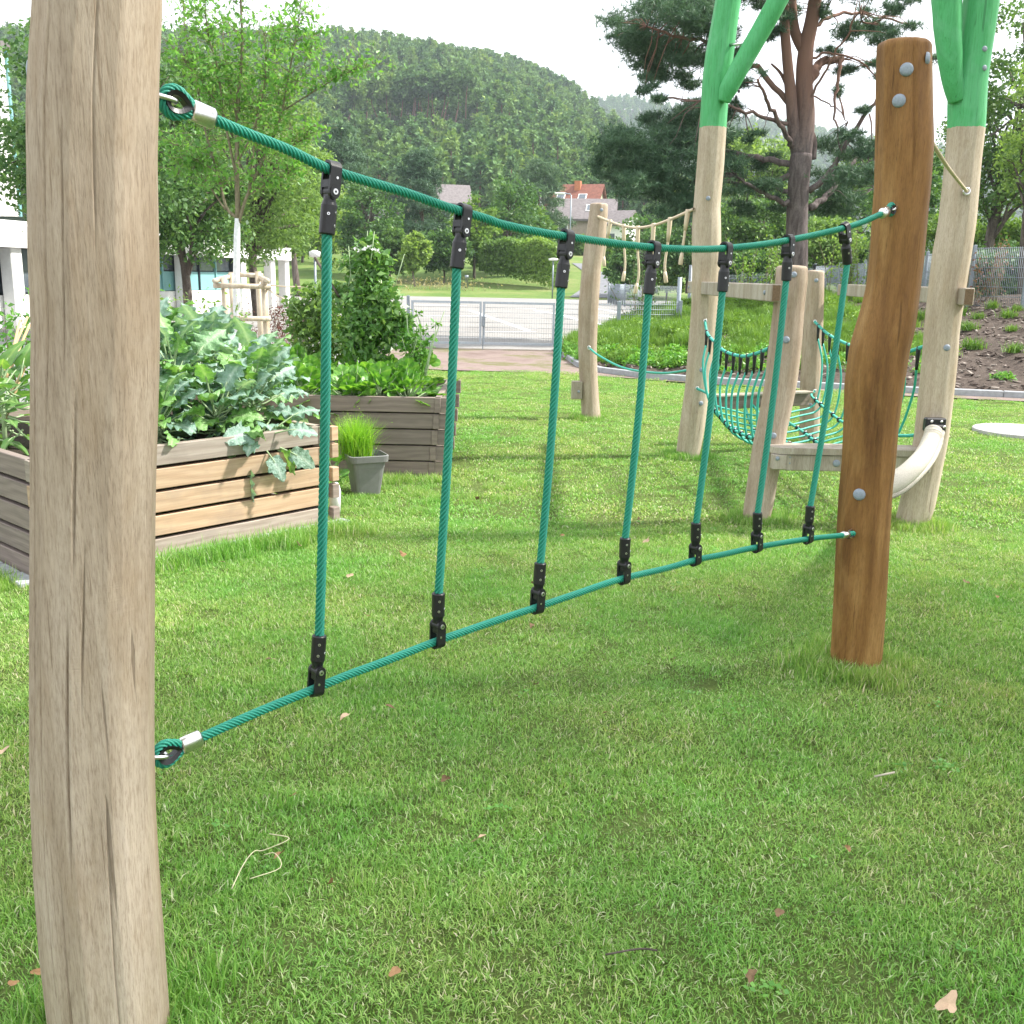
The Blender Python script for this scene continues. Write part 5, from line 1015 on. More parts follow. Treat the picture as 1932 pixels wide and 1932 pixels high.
# row of trees beyond the meadow
far_g = 'trees beyond the meadow'
rows_ = [(broad_tree, 615, 330, 508, 56, 92, 'bright bushy tree at the left end of the row beyond the meadow', 'bright_tree_leaf', 0), (pine_tree, 648, 243, 0, 62, 112, 'spreading pine rising above the first net rope, beyond the meadow', '', 1), (broad_tree, 697, 312, 508, 64, 88, 'round deep green tree beyond the meadow right of the first upright rope', 'dark_tree_leaf', 2),
         (pine_tree, 793, 288, 0, 58, 100, 'dark pine beyond the meadow left of the second upright rope', '', 3), (broad_tree, 958, 335, 500, 82, 94, 'broad mid green tree above the hedge beyond the meadow', 'dark_tree_leaf', 4), (broad_tree, 895, 372, 508, 48, 90, 'smaller round tree left of the hedge beyond the meadow', 'hedge_leaf', 5),
         (pine_tree, 1012, 305, 0, 62, 122, 'tall pine beside the red roofed house', '', 6), (broad_tree, 783, 432, 516, 26, 82, 'light green bush at the meadow edge below the dark pine', 'bright_tree_leaf', 7), (broad_tree, 838, 425, 518, 50, 86, 'dark shrub at the meadow edge below the white house', 'dark_tree_leaf', 8),
         (broad_tree, 735, 425, 516, 40, 86, 'dark shrub behind the bean cone tip at the meadow edge', 'dark_tree_leaf', 9), (broad_tree, 1098, 446, 508, 26, 118, 'yellow-green bush in the garden of the grey roofed house', 'bright_tree_leaf', 10), (broad_tree, 1030, 430, 500, 24, 116, 'round green garden tree left of the grey roofed house', 'dark_tree_leaf', 16), (broad_tree, 1144, 452, 500, 18, 112, 'small garden tree right of the grey roofed house', 'hedge_leaf', 17), (broad_tree, 815, 385, 480, 30, 130, 'dark garden tree at the left of the white house', 'dark_tree_leaf', 18), (broad_tree, 1225, 400, 558, 72, 74, 'dark broad shrub behind the hanging ropes', 'dark_tree_leaf', 11),
         (broad_tree, 1262, 468, 560, 38, 60, 'yellow-green shrub behind the hanging ropes near the tall post', 'bright_tree_leaf', 12), (broad_tree, 1175, 455, 558, 34, 70, 'dark green shrub right of the lone bent post beyond the path', 'dark_tree_leaf', 13), (broad_tree, 570, 350, 500, 60, 100, 'pale tree left of the first upright rope beyond the meadow', 'hedge_leaf', 14), (broad_tree, 1000, 380, 500, 45, 100, 'green tree at the right end of the hedge', 'hedge_leaf', 15)]
for fn, px, pt, pb, hw, Y, lab, mt, k in rows_:
    if fn is broad_tree: px_tree(fn, px, pt, pb, hw, Y, 'background_tree', lab, 5200, .0036 * Y, LM[mt], 400 + k, n_cl=60, clr=.27, group=far_g)
    else: px_tree(fn, px, pt, pb, hw, Y, 'background_pine', lab, 500 + k, z0=.28, n_cl=60, tuft=.0048 * Y, n_t=2600, k=9, group=far_g)
# clipped hedge
r_ = np.random.default_rng(60); hd = empty('hedge', (xpix(980, 84, 3), 84, ground_h(xpix(980, 84, 3), 84)), 'long clipped yellow-green hedge above the meadow left of the path', 'hedge'); P_ = []
for k in range(9000):
    px = r_.uniform(908, 1052); t = (px - 908) / 144; Y = 86 - 6 * t; yt_ = 456 + 3 * math.sin(px * .11) + 8 * max(0, t - .85) / .15 + 10 * max(0, .08 - t) / .08; yb_ = 508 + 34 * t; s_ = r_.uniform(0, 1) ; d_ = r_.uniform(0, 3.2)
    py = yt_ + (yb_ - yt_) * s_ ** 1.2 if r_.uniform() < .65 else yt_ + r_.uniform(-1, 2); d_ = r_.uniform(0, .7) if py > yt_ + 3 else d_; P_.append(tuple(atY(px, py, Y + d_)))
P_ = np.array(P_) + r_.normal(size=(9000, 3)) * .09; V, F = leaf_quads(P_, .26 * r_.uniform(.6, 1.3, 9000), r_, .6, (0, -.6, .6), .1); part('foliage', (V, F), LM['hedge_leaf'], hd, tint=np.repeat(np.clip(.5 + .3 * np.sin(P_[:, 0] * .9) + r_.normal(0, .15, 9000), 0, 1), 4))
q = [atY(912, 470, 87.5), atY(1050, 475, 81.5)]; part('branch_core', bar((q[0].x, q[0].y, q[0].z - 1), (q[1].x, q[1].y, q[1].z - 1), 1.0, 1.6), LM['hedge_leaf'], hd)
shoot_bush('dry_grass_clump', 'straw-coloured tall grass at the upper meadow edge', (xpix(815, 80, 3), 80, ground_h(xpix(815, 80, 3), 80)), 1.0, 7.0, 240, 500, .17, mat_leaf('dry_leaf', (.25, .22, .12, 1), (.34, .3, .17, 1), (.45, .4, .25, 1)), 61, 'grass clump')

# the big pine on the right
YP = 24.0; bp_ = empty('big_pine', (xpix(1503, YP, 1), YP, .72), 'big old pine with forked reddish trunk and drooping dark branches', 'tree'); r_ = np.random.default_rng(14)
TRK = [([(1501, 660), (1502, 560), (1503, 480), (1504, 400), (1508, 330), (1512, 290)], .27, .235, 0), ([(1512, 300), (1520, 220), (1517, 150), (1521, 90), (1533, 30), (1545, -60), (1550, -200)], .22, .12, 0), ([(1506, 295), (1497, 240), (1492, 180), (1485, 110), (1480, 40), (1478, -60)], .15, .09, -.3), ([(1518, 230), (1531, 265), (1528, 300)], .10, .14, .2), ([(1521, 100), (1500, 60), (1494, 0), (1490, -80)], .13, .08, .3), ([(1490, 175), (1474, 140), (1455, 120)], .05, .02, 0)]
parts_ = []
for pts, ra, rb, dy in TRK:
    sp = smooth_path([atY(px, py, YP + dy * i / max(1, len(pts) - 1)) for i, (px, py) in enumerate(pts)], 6); parts_.append(tube(sp, np.linspace(ra, rb, len(sp)) * (1 + .05 * wob(3, np.linspace(0, 8, len(sp)))), 14))
part('trunk', join(*parts_), M['bark_pine'], bp_, True)
BRP = [([(1524, 152), (1535, 136), (1550, 118), (1588, 112)], .13, .08), ([(1525, 362), (1570, 320), (1600, 270), (1640, 205), (1655, 190)], .075, .03), ([(1528, 392), (1560, 370), (1600, 320), (1625, 285), (1680, 265)], .085, .03), ([(1496, 390), (1470, 378), (1435, 362), (1390, 333)], .07, .03), ([(1490, 365), (1450, 350), (1400, 345)], .06, .03),
       ([(1495, 280), (1480, 250), (1450, 195), (1430, 150)], .07, .025), ([(1500, 310), (1440, 300), (1370, 285), (1280, 270), (1190, 290)], .08, .02), ([(1493, 200), (1430, 130), (1370, 90), (1290, 70), (1220, 50)], .07, .02), ([(1497, 330), (1420, 350), (1340, 340), (1240, 350)], .07, .02), ([(1497, 240), (1440, 220), (1380, 200), (1320, 190)], .05, .02),
       ([(1524, 60), (1570, 30), (1620, 25), (1720, 45)], .05, .02), ([(1520, 200), (1560, 130), (1600, 60), (1625, 10)], .03, .015), ([(1522, 110), (1580, 100), (1640, 130), (1670, 175)], .03, .012), ([(1588, 112), (1580, 160), (1575, 220), (1590, 290)], .045, .015), ([(1625, 40), (1680, 60), (1700, 130)], .02, .01), ([(1560, 330), (1600, 330), (1650, 300)], .03, .015), ([(1480, 60), (1430, 50), (1400, 90)], .04, .015), ([(1478, 0), (1400, -20), (1300, 0)], .05, .02), ([(1530, 180), (1570, 200), (1600, 230)], .02, .01), ([(1640, 215), (1648, 300), (1652, 360)], .02, .008), ([(1585, 250), (1640, 330), (1660, 400)], .015, .008)]
brs = []
for k, (pts, ra, rb) in enumerate(BRP):
    dy = (-1) ** k * r_.uniform(.3, 1.6); sp = smooth_path([atY(px, py, YP + dy * i / (len(pts) - 1)) for i, (px, py) in enumerate(pts)], 6); sp[1:-1] += r_.normal(size=(len(sp) - 2, 3)) * .02; brs.append(sp); part('branch', tube(sp, np.linspace(ra, rb, len(sp)), 7), M['bark_pine'], bp_, True)
BL = [(1215, 48, 42), (1258, 78, 46), (1232, 108, 36), (1295, 20, 46), (1190, 68, 24), (1305, 108, 34), (1165, 50, 14), (1262, 140, 26), (1287, 160, 22), (1330, 60, 34), (1225, 165, 16), (1240, 10, 30), (1350, 10, 40), (1320, 195, 26), (1255, 250, 38), (1295, 228, 36), (1185, 288, 38), (1232, 302, 46), (1292, 300, 44), (1345, 280, 36), (1150, 302, 24), (1212, 342, 34), (1282, 362, 38), (1335, 350, 34), (1238, 222, 20), (1130, 312, 14), (1165, 335, 20), (1300, 400, 30), (1375, 320, 28), (1240, 190, 12), (1340, 230, 26),
      (1440, 300, 26), (1430, 350, 30), (1418, 255, 16), (1570, 300, 40), (1620, 332, 40), (1560, 352, 38), (1600, 250, 20), (1600, 62, 28), (1645, 42, 28), (1680, 85, 26), (1566, 100, 14), (1705, 20, 24), (1458, 62, 20), (1450, 30, 26), (1412, 100, 24), (1405, 150, 16), (1555, 20, 22), (1592, 132, 18), (1500, 332, 14), (1640, 292, 28), (1465, 385, 22), (1400, 395, 26), (1720, 60, 26), (1700, 180, 18), (1650, 130, 18), (1735, 110, 22), (1560, 395, 26), (1610, 385, 28), (1460, 15, 20), (1490, 20, 18), (1400, 200, 16), (1380, 165, 14), (1430, -20, 40), (1520, -30, 40), (1600, -30, 40), (1350, -60, 50), (1620, 215, 12), (1580, 170, 12)]
P_, tw = [], []
for px, py, r in BL:
    r = int(r * (1.18 if px < 1400 else .95))
    c = np.array(tuple(atY(px, py, YP + r_.uniform(-1.6, 1.6)))); R = r * YP / F_PX; d = r_.normal(size=(int(r * r * .30) + 20, 3)); d /= np.linalg.norm(d, axis=1)[:, None]
    sub = c + r_.normal(size=(max(4, r // 5), 3)) * R * [.55, .6, .38]
    for s_ in sub:
        n = max(6, int(len(d) / len(sub))); d2 = r_.normal(size=(n, 3)); P_.append(s_ + d2 * R * np.array([.36, .36, .13]))
        bi = min(brs, key=lambda b: np.min(np.linalg.norm(b - s_, axis=1))); q = bi[np.argmin(np.linalg.norm(bi - s_, axis=1))]
        if np.linalg.norm(q - s_) < 1.5: tw.append(limb(q, s_, .014, .005, r_, 4, .04))
part('twigs', join(*tw), M['bark_pine'], bp_, True)['kind'] = 'stuff'; V, F, t = needle_tufts(np.vstack(P_), .15, r_, 11, .05, .5); part('crown', (V, F), LM['pine_needle'], bp_, tint=t)
# trees behind it on the right
G2 = 'trees behind the fence on the right'
for k, (px, pt, pb, hw, Y, lab, mt, n) in enumerate(((1880, -60, 440, 125, 34, 'large dark green tree with visible limbs at the right photo edge', 'dark_tree_leaf', 12000), (1950, 60, 380, 90, 29, 'yellow-green tree leaning in at the right photo edge', 'bright_tree_leaf', 4500), (1720, 250, 500, 90, 42, 'dark tree between the amber post and the rightmost post', 'dark_tree_leaf', 7500), (1600, 350, 520, 90, 48, 'dense dark tree low behind the big pine, right side', 'dark_tree_leaf', 7500),
    (1420, 365, 520, 90, 52, 'dense dark tree low behind the big pine, left side', 'dark_tree_leaf', 7500), (1420, 245, 380, 85, 75, 'bright yellow-green tree seen through the pine branches', 'bright_tree_leaf', 6000), (1300, 400, 530, 75, 58, 'dark green tree low behind the tall post', 'dark_tree_leaf', 6000), (1800, 400, 500, 80, 38, 'leafy bush behind the fence beside the rightmost post', 'hedge_leaf', 5000), (1560, 410, 510, 60, 40, 'light green bush behind the fence under the pine', 'bright_tree_leaf', 4500), (1905, 400, 520, 60, 36, 'low green bush behind the fence at the right photo edge', 'hedge_leaf', 4500), (1700, 470, 600, 60, 40, 'dark undergrowth bush behind the mesh fence left of the rightmost post', 'dark_tree_leaf', 5000), (1800, 450, 600, 70, 34, 'dark undergrowth bush behind the mesh fence right of the rightmost post', 'dark_tree_leaf', 5000), (1905, 455, 600, 75, 31, 'dark undergrowth bush behind the mesh fence at the right photo edge', 'dark_tree_leaf', 5500), (1620, 455, 600, 60, 44, 'dark undergrowth bush behind the fence right of the slim post', 'dark_tree_leaf', 4500), (1480, 470, 600, 60, 46, 'dark undergrowth bush behind the fence under the pine trunk', 'dark_tree_leaf', 4500), (1395, 470, 600, 55, 48, 'dark undergrowth bush behind the fence right of the tall post', 'dark_tree_leaf', 4500), (1655, 270, 400, 90, 60, 'mid green tree crown behind the drooping pine branches', 'hedge_leaf', 6500))):
    px_tree(broad_tree, px, pt, pb, hw, Y, 'background_tree', lab, n, .0042 * Y, LM[mt], 600 + k, n_cl=70, clr=.26, group=G2, zb=.8)

# ------------------------------------------------------------------ the lawn's grass
r_ = np.random.default_rng(101); dc0 = atZ(1925, 812, .03)
GV = []
for k in range(6): V, F, t = blades(820, .15, .012, .034, .0026, 900 + k, 1.05); GV.append(mesh('grass_tile', V, F, M['blade'], False, t))
for k in range(3): V, F, t = blades(160, .11, .05, .10, .0034, 930 + k, .8, clump=1); GV.append(mesh('grass_tuft', V, F, M['blade'], False, t))
for k in range(2): V, F, t = blades(520, .22, .012, .030, .0055, 950 + k, 1.1); GV.append(mesh('grass_tile_far', V, F, M['blade'], False, t))
pts, rot, scl, idx = [], [], [], []
def sow(x, y, vs, s0, s1, zs=1.0):
    n = len(x); z = lawn_z(x, y); pts.append(np.stack([x, y, z - .004], 1)); rot.append(np.stack([r_.normal(0, .05, n), r_.normal(0, .05, n), r_.uniform(0, 6.28, n)], 1)); s_ = r_.uniform(s0, s1, n); scl.append(np.stack([s_, s_, s_ * zs * (1 + .2 * np.sin(x * 2.1 + 3 * np.sin(y * 1.3)) * np.sin(y * 1.9 + 1))], 1)); idx.append(r_.choice(vs, n))
def keep(x, y):
    k = (y < np.interp(x, LX, LY) + .06 * np.sin(x * 9)) & (np.abs(x) < .56 * y + 1.4)
    for p in BED_EX: k &= ~inside(p, x, y)
    k &= (x - dc0.x) ** 2 + (y - dc0.y) ** 2 > .47 ** 2
    return k & ~((x < -2.2) & (y > 5.2 + (-2.2 - x) * .0) & (x < -2.6) & (y > 7.0))
def cells(y0, y1, st):
    gx, gy = np.meshgrid(np.arange(-9, 11, st), np.arange(y0, y1, st)); x = gx.ravel() + r_.uniform(-.5, .5, gx.size) * st; y = gy.ravel() + r_.uniform(-.5, .5, gx.size) * st; k = keep(x, y); return x[k], y[k]
x, y = cells(1.1, 6.0, .125); sow(x, y, range(6), .85, 1.15, .74)
x, y = cells(6.0, 18.5, .24); sow(x, y, (9, 10), .9, 1.25, .7)
x, y = cells(1.1, 9.0, .55); sow(x, y, (6, 7, 8), .3, .5, .7)
# patches of longer grass
for cx, cy_, sx, n in ((-1.25, 4.2 + 1.0, .5, 0), (-.75, 6.9, .35, 60), (-.45, 7.3, .3, 40), (-1.0, 6.35, .22, 36), (1.35, 3.75, .0, 0), (.1, 2.2, .4, 12), (-.5, 2.15, .25, 10), (-1.6, 2.6, .3, 8)):
    if n: x = cx + r_.normal(size=n) * sx; y = cy_ + r_.normal(size=n) * sx * .7; k = keep(x, y); sow(x[k], y[k], (6, 7, 8), .4, .75, .8)
for inf, n in ((iB, 90), (iC, 34), (iD, 26), (iE, 26), (iF, 16), (iG, 18), (iA, 30)):
    a_ = r_.uniform(0, 6.28, n); rr = inf['r'][0] + .012 + np.abs(r_.normal(0, .045, n)); sow(inf['x'][0] + np.cos(a_) * rr, inf['Y'] + np.sin(a_) * rr, (6, 7, 8), .5, 1.0)
for poly in BED_EX[:1]:
    for a_, b_ in ((poly[0], poly[1]), (poly[0], poly[3])):
        n = 90; t = r_.uniform(0, 1, n); d = np.array(b_) - np.array(a_); nn_ = np.array([d[1], -d[0]]) / np.linalg.norm(d); nn_ = nn_ if nn_[1] < 0 else -nn_
        p = np.array(a_) + d * t[:, None] + nn_ * (.16 + np.abs(r_.normal(0, .07, n)))[:, None]; sow(p[:, 0], p[:, 1], (6, 7, 8), .6, 1.15)
a_, b_ = BED_EX[1][0], BED_EX[1][1]; n = 60; t = r_.uniform(0, 1, n); p = np.array(a_) + (np.array(b_) - np.array(a_)) * t[:, None] + np.array([0, -.15]) + r_.normal(size=(n, 2)) * .05; sow(p[:, 0], p[:, 1], (6, 7, 8), .6, 1.2)
pts, rot, scl, idx = np.vstack(pts), np.vstack(rot), np.vstack(scl), np.concatenate(idx)
gn_scatter('grass', pts, rot, scl, idx, GV)
# weeds low in the lawn (clover rosettes) and white clover heads
def rosette(seed, R=.05, n=16, leaf=.018):
    q_ = np.random.default_rng(seed); P_ = np.stack([q_.normal(0, R * .5, n), q_.normal(0, R * .5, n), q_.uniform(.018, .04, n)], 1); V, F = leaf_quads(P_, leaf, q_, .8, (0, 0, 3), .05); return mesh('clover_rosette', V, F, LM['strawberry_leaf'], False, np.repeat(q_.uniform(0, .6, n), 4))
n = 330; x = r_.uniform(-6, 6, n); y = r_.uniform(1.6, 11, n); k = keep(x, y); x, y = x[k], y[k]; n = len(x)
gn_scatter('clover', np.stack([x, y, np.full(n, .012)], 1), np.stack([np.zeros(n), np.zeros(n), r_.uniform(0, 6, n)], 1), np.ones((n, 3)) * r_.uniform(.45, 1.0, n)[:, None], r_.integers(0, 3, n), [rosette(s_) for s_ in range(3)])
# tall weeds by the bed feet
# ------------------------------------------------------------------ bank plants
def tuft_mesh(seed, n, half, l0, l1, wd, mat, lean=.6):
    V, F, t = blades(n, half, l0, l1, wd, seed, lean, clump=1); return mesh('shrub_tuft', V, F, mat, False, t)
def bush_mesh(seed, n, R, H, leaf, mat):
    q_ = np.random.default_rng(seed); d = q_.normal(size=(n, 3)); d /= np.linalg.norm(d, axis=1)[:, None]; d[:, 2] = np.abs(d[:, 2]); P_ = d * (q_.uniform(.2, 1, n) ** .5)[:, None] * [R, R, H]; V, F = leaf_quads(P_, leaf * q_.uniform(.7, 1.3, n), q_, .5, (0, 0, 1), .1)
    return mesh('shrub_tuft', V, F, mat, False, np.repeat(np.clip(q_.normal(.5, .22, n), 0, 1), 4))
HV = [tuft_mesh(s_, 420, .20, .12, .30, .009, LM['heather_leaf']) for s_ in range(4)] + [bush_mesh(9, 260, .22, .25, .05, LM['heather_leaf']), bush_mesh(10, 200, .25, .18, .075, LM['strawberry_leaf'])]
pts, idx, sc_ = [], [], []
for k in range(1500):
    u, v = r_.uniform(.10, .70), r_.uniform(.06, .98); p = bank_pt(u, v)
    if r_.uniform() > .42 + .5 * (1 - sm((u - .2) / .5)) + .2 * v: continue
    if u < .16 and v > .8: continue
    pts.append(p); idx.append(5 if (v < .2 and r_.uniform() < .7) else int(r_.choice([0, 1, 2, 3, 4, 4, 4]))); sc_.append(r_.uniform(.6, 1.35) * (.8 if v < .25 else 1))
n = len(pts); gn_scatter('heather_cover', np.array(pts), np.stack([np.zeros(n), np.zeros(n), r_.uniform(0, 6, n)], 1), np.array(sc_)[:, None] * [1, 1, 1], idx, HV)
BPM = [tuft_mesh(30, 220, .14, .10, .28, .012, LM['heather_leaf'], .85), tuft_mesh(31, 180, .16, .08, .24, .014, LM['heather_leaf'], .95), bush_mesh(32, 190, .26, .15, .08, LM['strawberry_leaf'])]
words = ['lowest row by the kerb', 'second row above the kerb', 'middle row of the bank', 'upper row of the bank', 'top row below the fence']
cnt_ = {}
for j, v in enumerate((.09, .26, .44, .62, .80)):
    for i, u in enumerate(np.linspace(.73, .995, 9)):
        p = bank_pt(u + r_.normal() * .007, v + r_.normal() * .03); kind_ = 2 if j == 0 else int(r_.integers(0, 2)); o = link('bank_plant', BPM[kind_]); o.location = p; s_ = r_.uniform(.6, 1.15); o.scale = (s_, s_, s_); o.rotation_euler.z = r_.uniform(0, 6)
        pos = 'counted from the left number'.split()[0]
        tag(o, '%s small plant in bark mulch, %s, %s from the left' % ('broad-leaved' if kind_ == 2 else 'spiky', words[j], ['first', 'second', 'third', 'fourth', 'fifth', 'sixth', 'seventh', 'eighth', 'ninth'][i]), 'plant', 'young plants on the mulch bank')
# sapling on the bank in front of the car park
shoot_bush('thin_shrub', 'sparse upright shrub on the bank in front of the car park', (xpix(1212, 22, .4), 22, .25), 1.75, .25, 9, 420, .085, LM['dark_tree_leaf'], 71, lean=.55, r0=.012)
shoot_bush('thin_shrub', 'tall loose shrub on the bank right of the tall post by the fence', (xpix(1440, 27, 1), 27, 1.0), 1.7, 1.2, 18, 1100, .09, LM['heather_leaf'], 72, lean=.5, r0=.012)
shoot_bush('thin_shrub', 'bright leafy shrub between the slim post and the amber post by the fence', (xpix(1600, 28, 1), 28, 1.1), 2.0, .9, 20, 1300, .10, LM['bright_tree_leaf'], 73, lean=.4, r0=.012)
shoot_bush('dry_shrub', 'reddish brown dried shrub against the mesh fence right of the rightmost post', (xpix(1850, 22.5, 1), 22.4, 1.15), 1.5, .5, 16, 500, .07, mat_leaf('dead_leaf', (.10, .05, .035, 1), (.2, .10, .07, 1), (.3, .18, .12, 1)), 74, lean=.35, r0=.01)
# bark chips lying on the mulch
cm = [mesh('bark_chip', *box((0, 0, .01), (.07, .025, .012)), mat_plain('bark_chip_%d' % k, c, .9, 0, 30, .4)) for k, c in enumerate(((.20, .16, .135, 1), (.085, .062, .05, 1), (.28, .24, .205, 1)))]
P_ = np.array([bank_pt(r_.uniform(.02, 1), r_.uniform(.01, .95)) for _ in range(5200)]); n = len(P_); gn_scatter('bark_chips', P_ + [0, 0, .01], r_.uniform(-.5, .5, (n, 3)) + np.stack([np.zeros(n), np.zeros(n), r_.uniform(0, 6, n)], 1), r_.uniform(.7, 1.7, (n, 3)), r_.integers(0, 3, n), cm)

# ------------------------------------------------------------------ forest on the hills
def far_tree(seed, kind):
    q_ = np.random.default_rng(seed); H, R = 12.0, 2.9
    if kind == 'pine': ncl, z0, zz = 16, .42, 1.0
    elif kind == 'spire': ncl, z0, zz, R = 20, .15, 1.0, 2.4
    else: ncl, z0, zz = 18, .25, .95
    cs, rs = [], []
    for i in range(ncl):
        t = z0 + (zz - z0) * (i + .5) / ncl; a_ = q_.uniform(0, 6.28); prof = math.sin(math.pi * min(1, (t - z0) / (zz - z0) * .62 + .36)) if kind != 'spire' else (1.05 - (t - z0) / (zz - z0)); rr = R * prof * q_.uniform(.25, .8); cs.append(np.array([math.cos(a_) * rr, math.sin(a_) * rr, H * t])); rs.append(R * q_.uniform(.3, .48) * (.6 + .4 * prof))
    V, F, t = clump_leaves(cs, rs, [24] * ncl, 1.0, q_, .6, .7); tv, tf = tube([(0, 0, -1), (0, 0, H * .8)], [.24, .12], 5); tf4 = np.array([f for f in tf if len(f) == 4]); me = mesh('forest_tree', np.vstack([V, tv]), np.vstack([F, tf4 + len(V)]), LM['forest_leaf'], False, np.concatenate([t, np.full(len(tv), .1)]))
    me.materials.append(M['bark_pine']); mi = np.zeros(len(me.polygons), dtype=np.int32); mi[len(F):] = 1; me.polygons.foreach_set('material_index', mi); return me
FT = [far_tree(s_, 'pine') for s_ in range(4)] + [far_tree(10 + s_, 'broad') for s_ in range(3)] + [far_tree(20 + s_, 'spire') for s_ in range(2)]
def hill_z(px, d, fn, d0, span, p0, pw): return fn((px - p0) / pw, (d - d0) / span)[2]
pts, idx, sc_ = [], [], []
def img_y(p): c = Vector(p) - CAM; k = F_PX / c.dot(FW); return CY - c.dot(UP) * k
def img_x(p): c = Vector(p) - CAM; k = F_PX / c.dot(FW); return CX + c.dot(RT) * k
d = 178.0
while d < 482:
    st = 4.1 + d * .0035; pxs_ = st * F_PX / d; px = -120 + r_.uniform(0, pxs_)
    while px < 1560:
        dd = d + r_.uniform(-2, 2); q = px + r_.normal() * pxs_ * .25; z = hill_z(q, dd, hill_fn, 150, 330, -900, 3500); p = (xpix(q, dd, 4 + 90 * (dd - 150) / 330), dd, z); yy = img_y(p)
        s_ = r_.uniform(.65, 1.1); kind_ = int(r_.integers(0, 4)) if (yy < 262 or r_.uniform() < .35) else (int(r_.integers(4, 7)) if r_.uniform() < .8 else int(r_.integers(7, 9)))
        ok = not (640 < q < 900 and 262 < yy < 300 and False)
        if 620 < q < 900 and 256 < yy < 312: s_ *= .55; kind_ = int(r_.integers(4, 7))
        if ok: pts.append(p); idx.append(kind_); sc_.append(s_)
        px += pxs_ * r_.uniform(.8, 1.2)
    d += st * .95
n = len(pts); sc_ = np.array(sc_); gn_scatter('forest_trees', np.array(pts), np.stack([r_.normal(0, .04, n), r_.normal(0, .04, n), r_.uniform(0, 6, n)], 1), np.stack([sc_ * r_.uniform(.85, 1.2, n), sc_ * r_.uniform(.85, 1.2, n), sc_], 1), idx, FT)
pts, sc_ = [], []; d = 640.0
while d < 1100:
    st = 8.5; pxs_ = st * F_PX / d; px = 1040.0
    while px < 2000:
        z = hill_z(px, d, hill2_fn, 620, 480, 700, 1900); pts.append((xpix(px, d, 60), d + r_.uniform(-3, 3), z)); sc_.append(r_.uniform(.9, 1.4)); px += pxs_ * r_.uniform(.8, 1.2)
    d += st
n = len(pts); sc_ = np.array(sc_); gn_scatter('distant_forest_trees', np.array(pts), np.stack([np.zeros(n), np.zeros(n), r_.uniform(0, 6, n)], 1), np.stack([sc_, sc_, sc_ * .9], 1), r_.integers(0, 7, n), FT)
# the pines whose bare reddish trunks show across the hillside
hp_ = None; ordn = ['first', 'second', 'third', 'fourth', 'fifth', 'sixth', 'seventh', 'eighth', 'ninth', 'tenth', 'eleventh', 'twelfth', 'thirteenth', 'fourteenth']
for k, px in enumerate((664, 677, 713, 732, 758, 779, 783, 799, 808, 820, 836, 842, 860, 884)):
    d = 200.0
    while d < 470 and img_y((xpix(px, d, 4 + 90 * (d - 150) / 330), d, hill_z(px, d, hill_fn, 150, 330, -900, 3500))) > 262 - 4 * math.sin(px): d += 1
    b = (xpix(px, d, 4 + 90 * (d - 150) / 330), d - 3, hill_z(px, d, hill_fn, 150, 330, -900, 3500)); lab = 'tall pine with bare reddish trunk on the hillside, %s of the row from the left' % ordn[k]
    if k % 4 == 0: hp_ = broad_tree('hillside_pine', lab, b, 16.5, 3.3, 950, 1.0, LM['forest_leaf'], 700 + k, 'bare-trunked pines on the hillside', crown_z0=.5, limbs=False, n_cl=20, clr=.34, trunk=.014, bark='bark_pine')
    else: q = copy_tree(hp_); q.location = b; q.rotation_euler.z = k * 1.3; q['label'] = lab; s_ = .9 + .03 * k % .2; q.scale = (1, 1, s_)

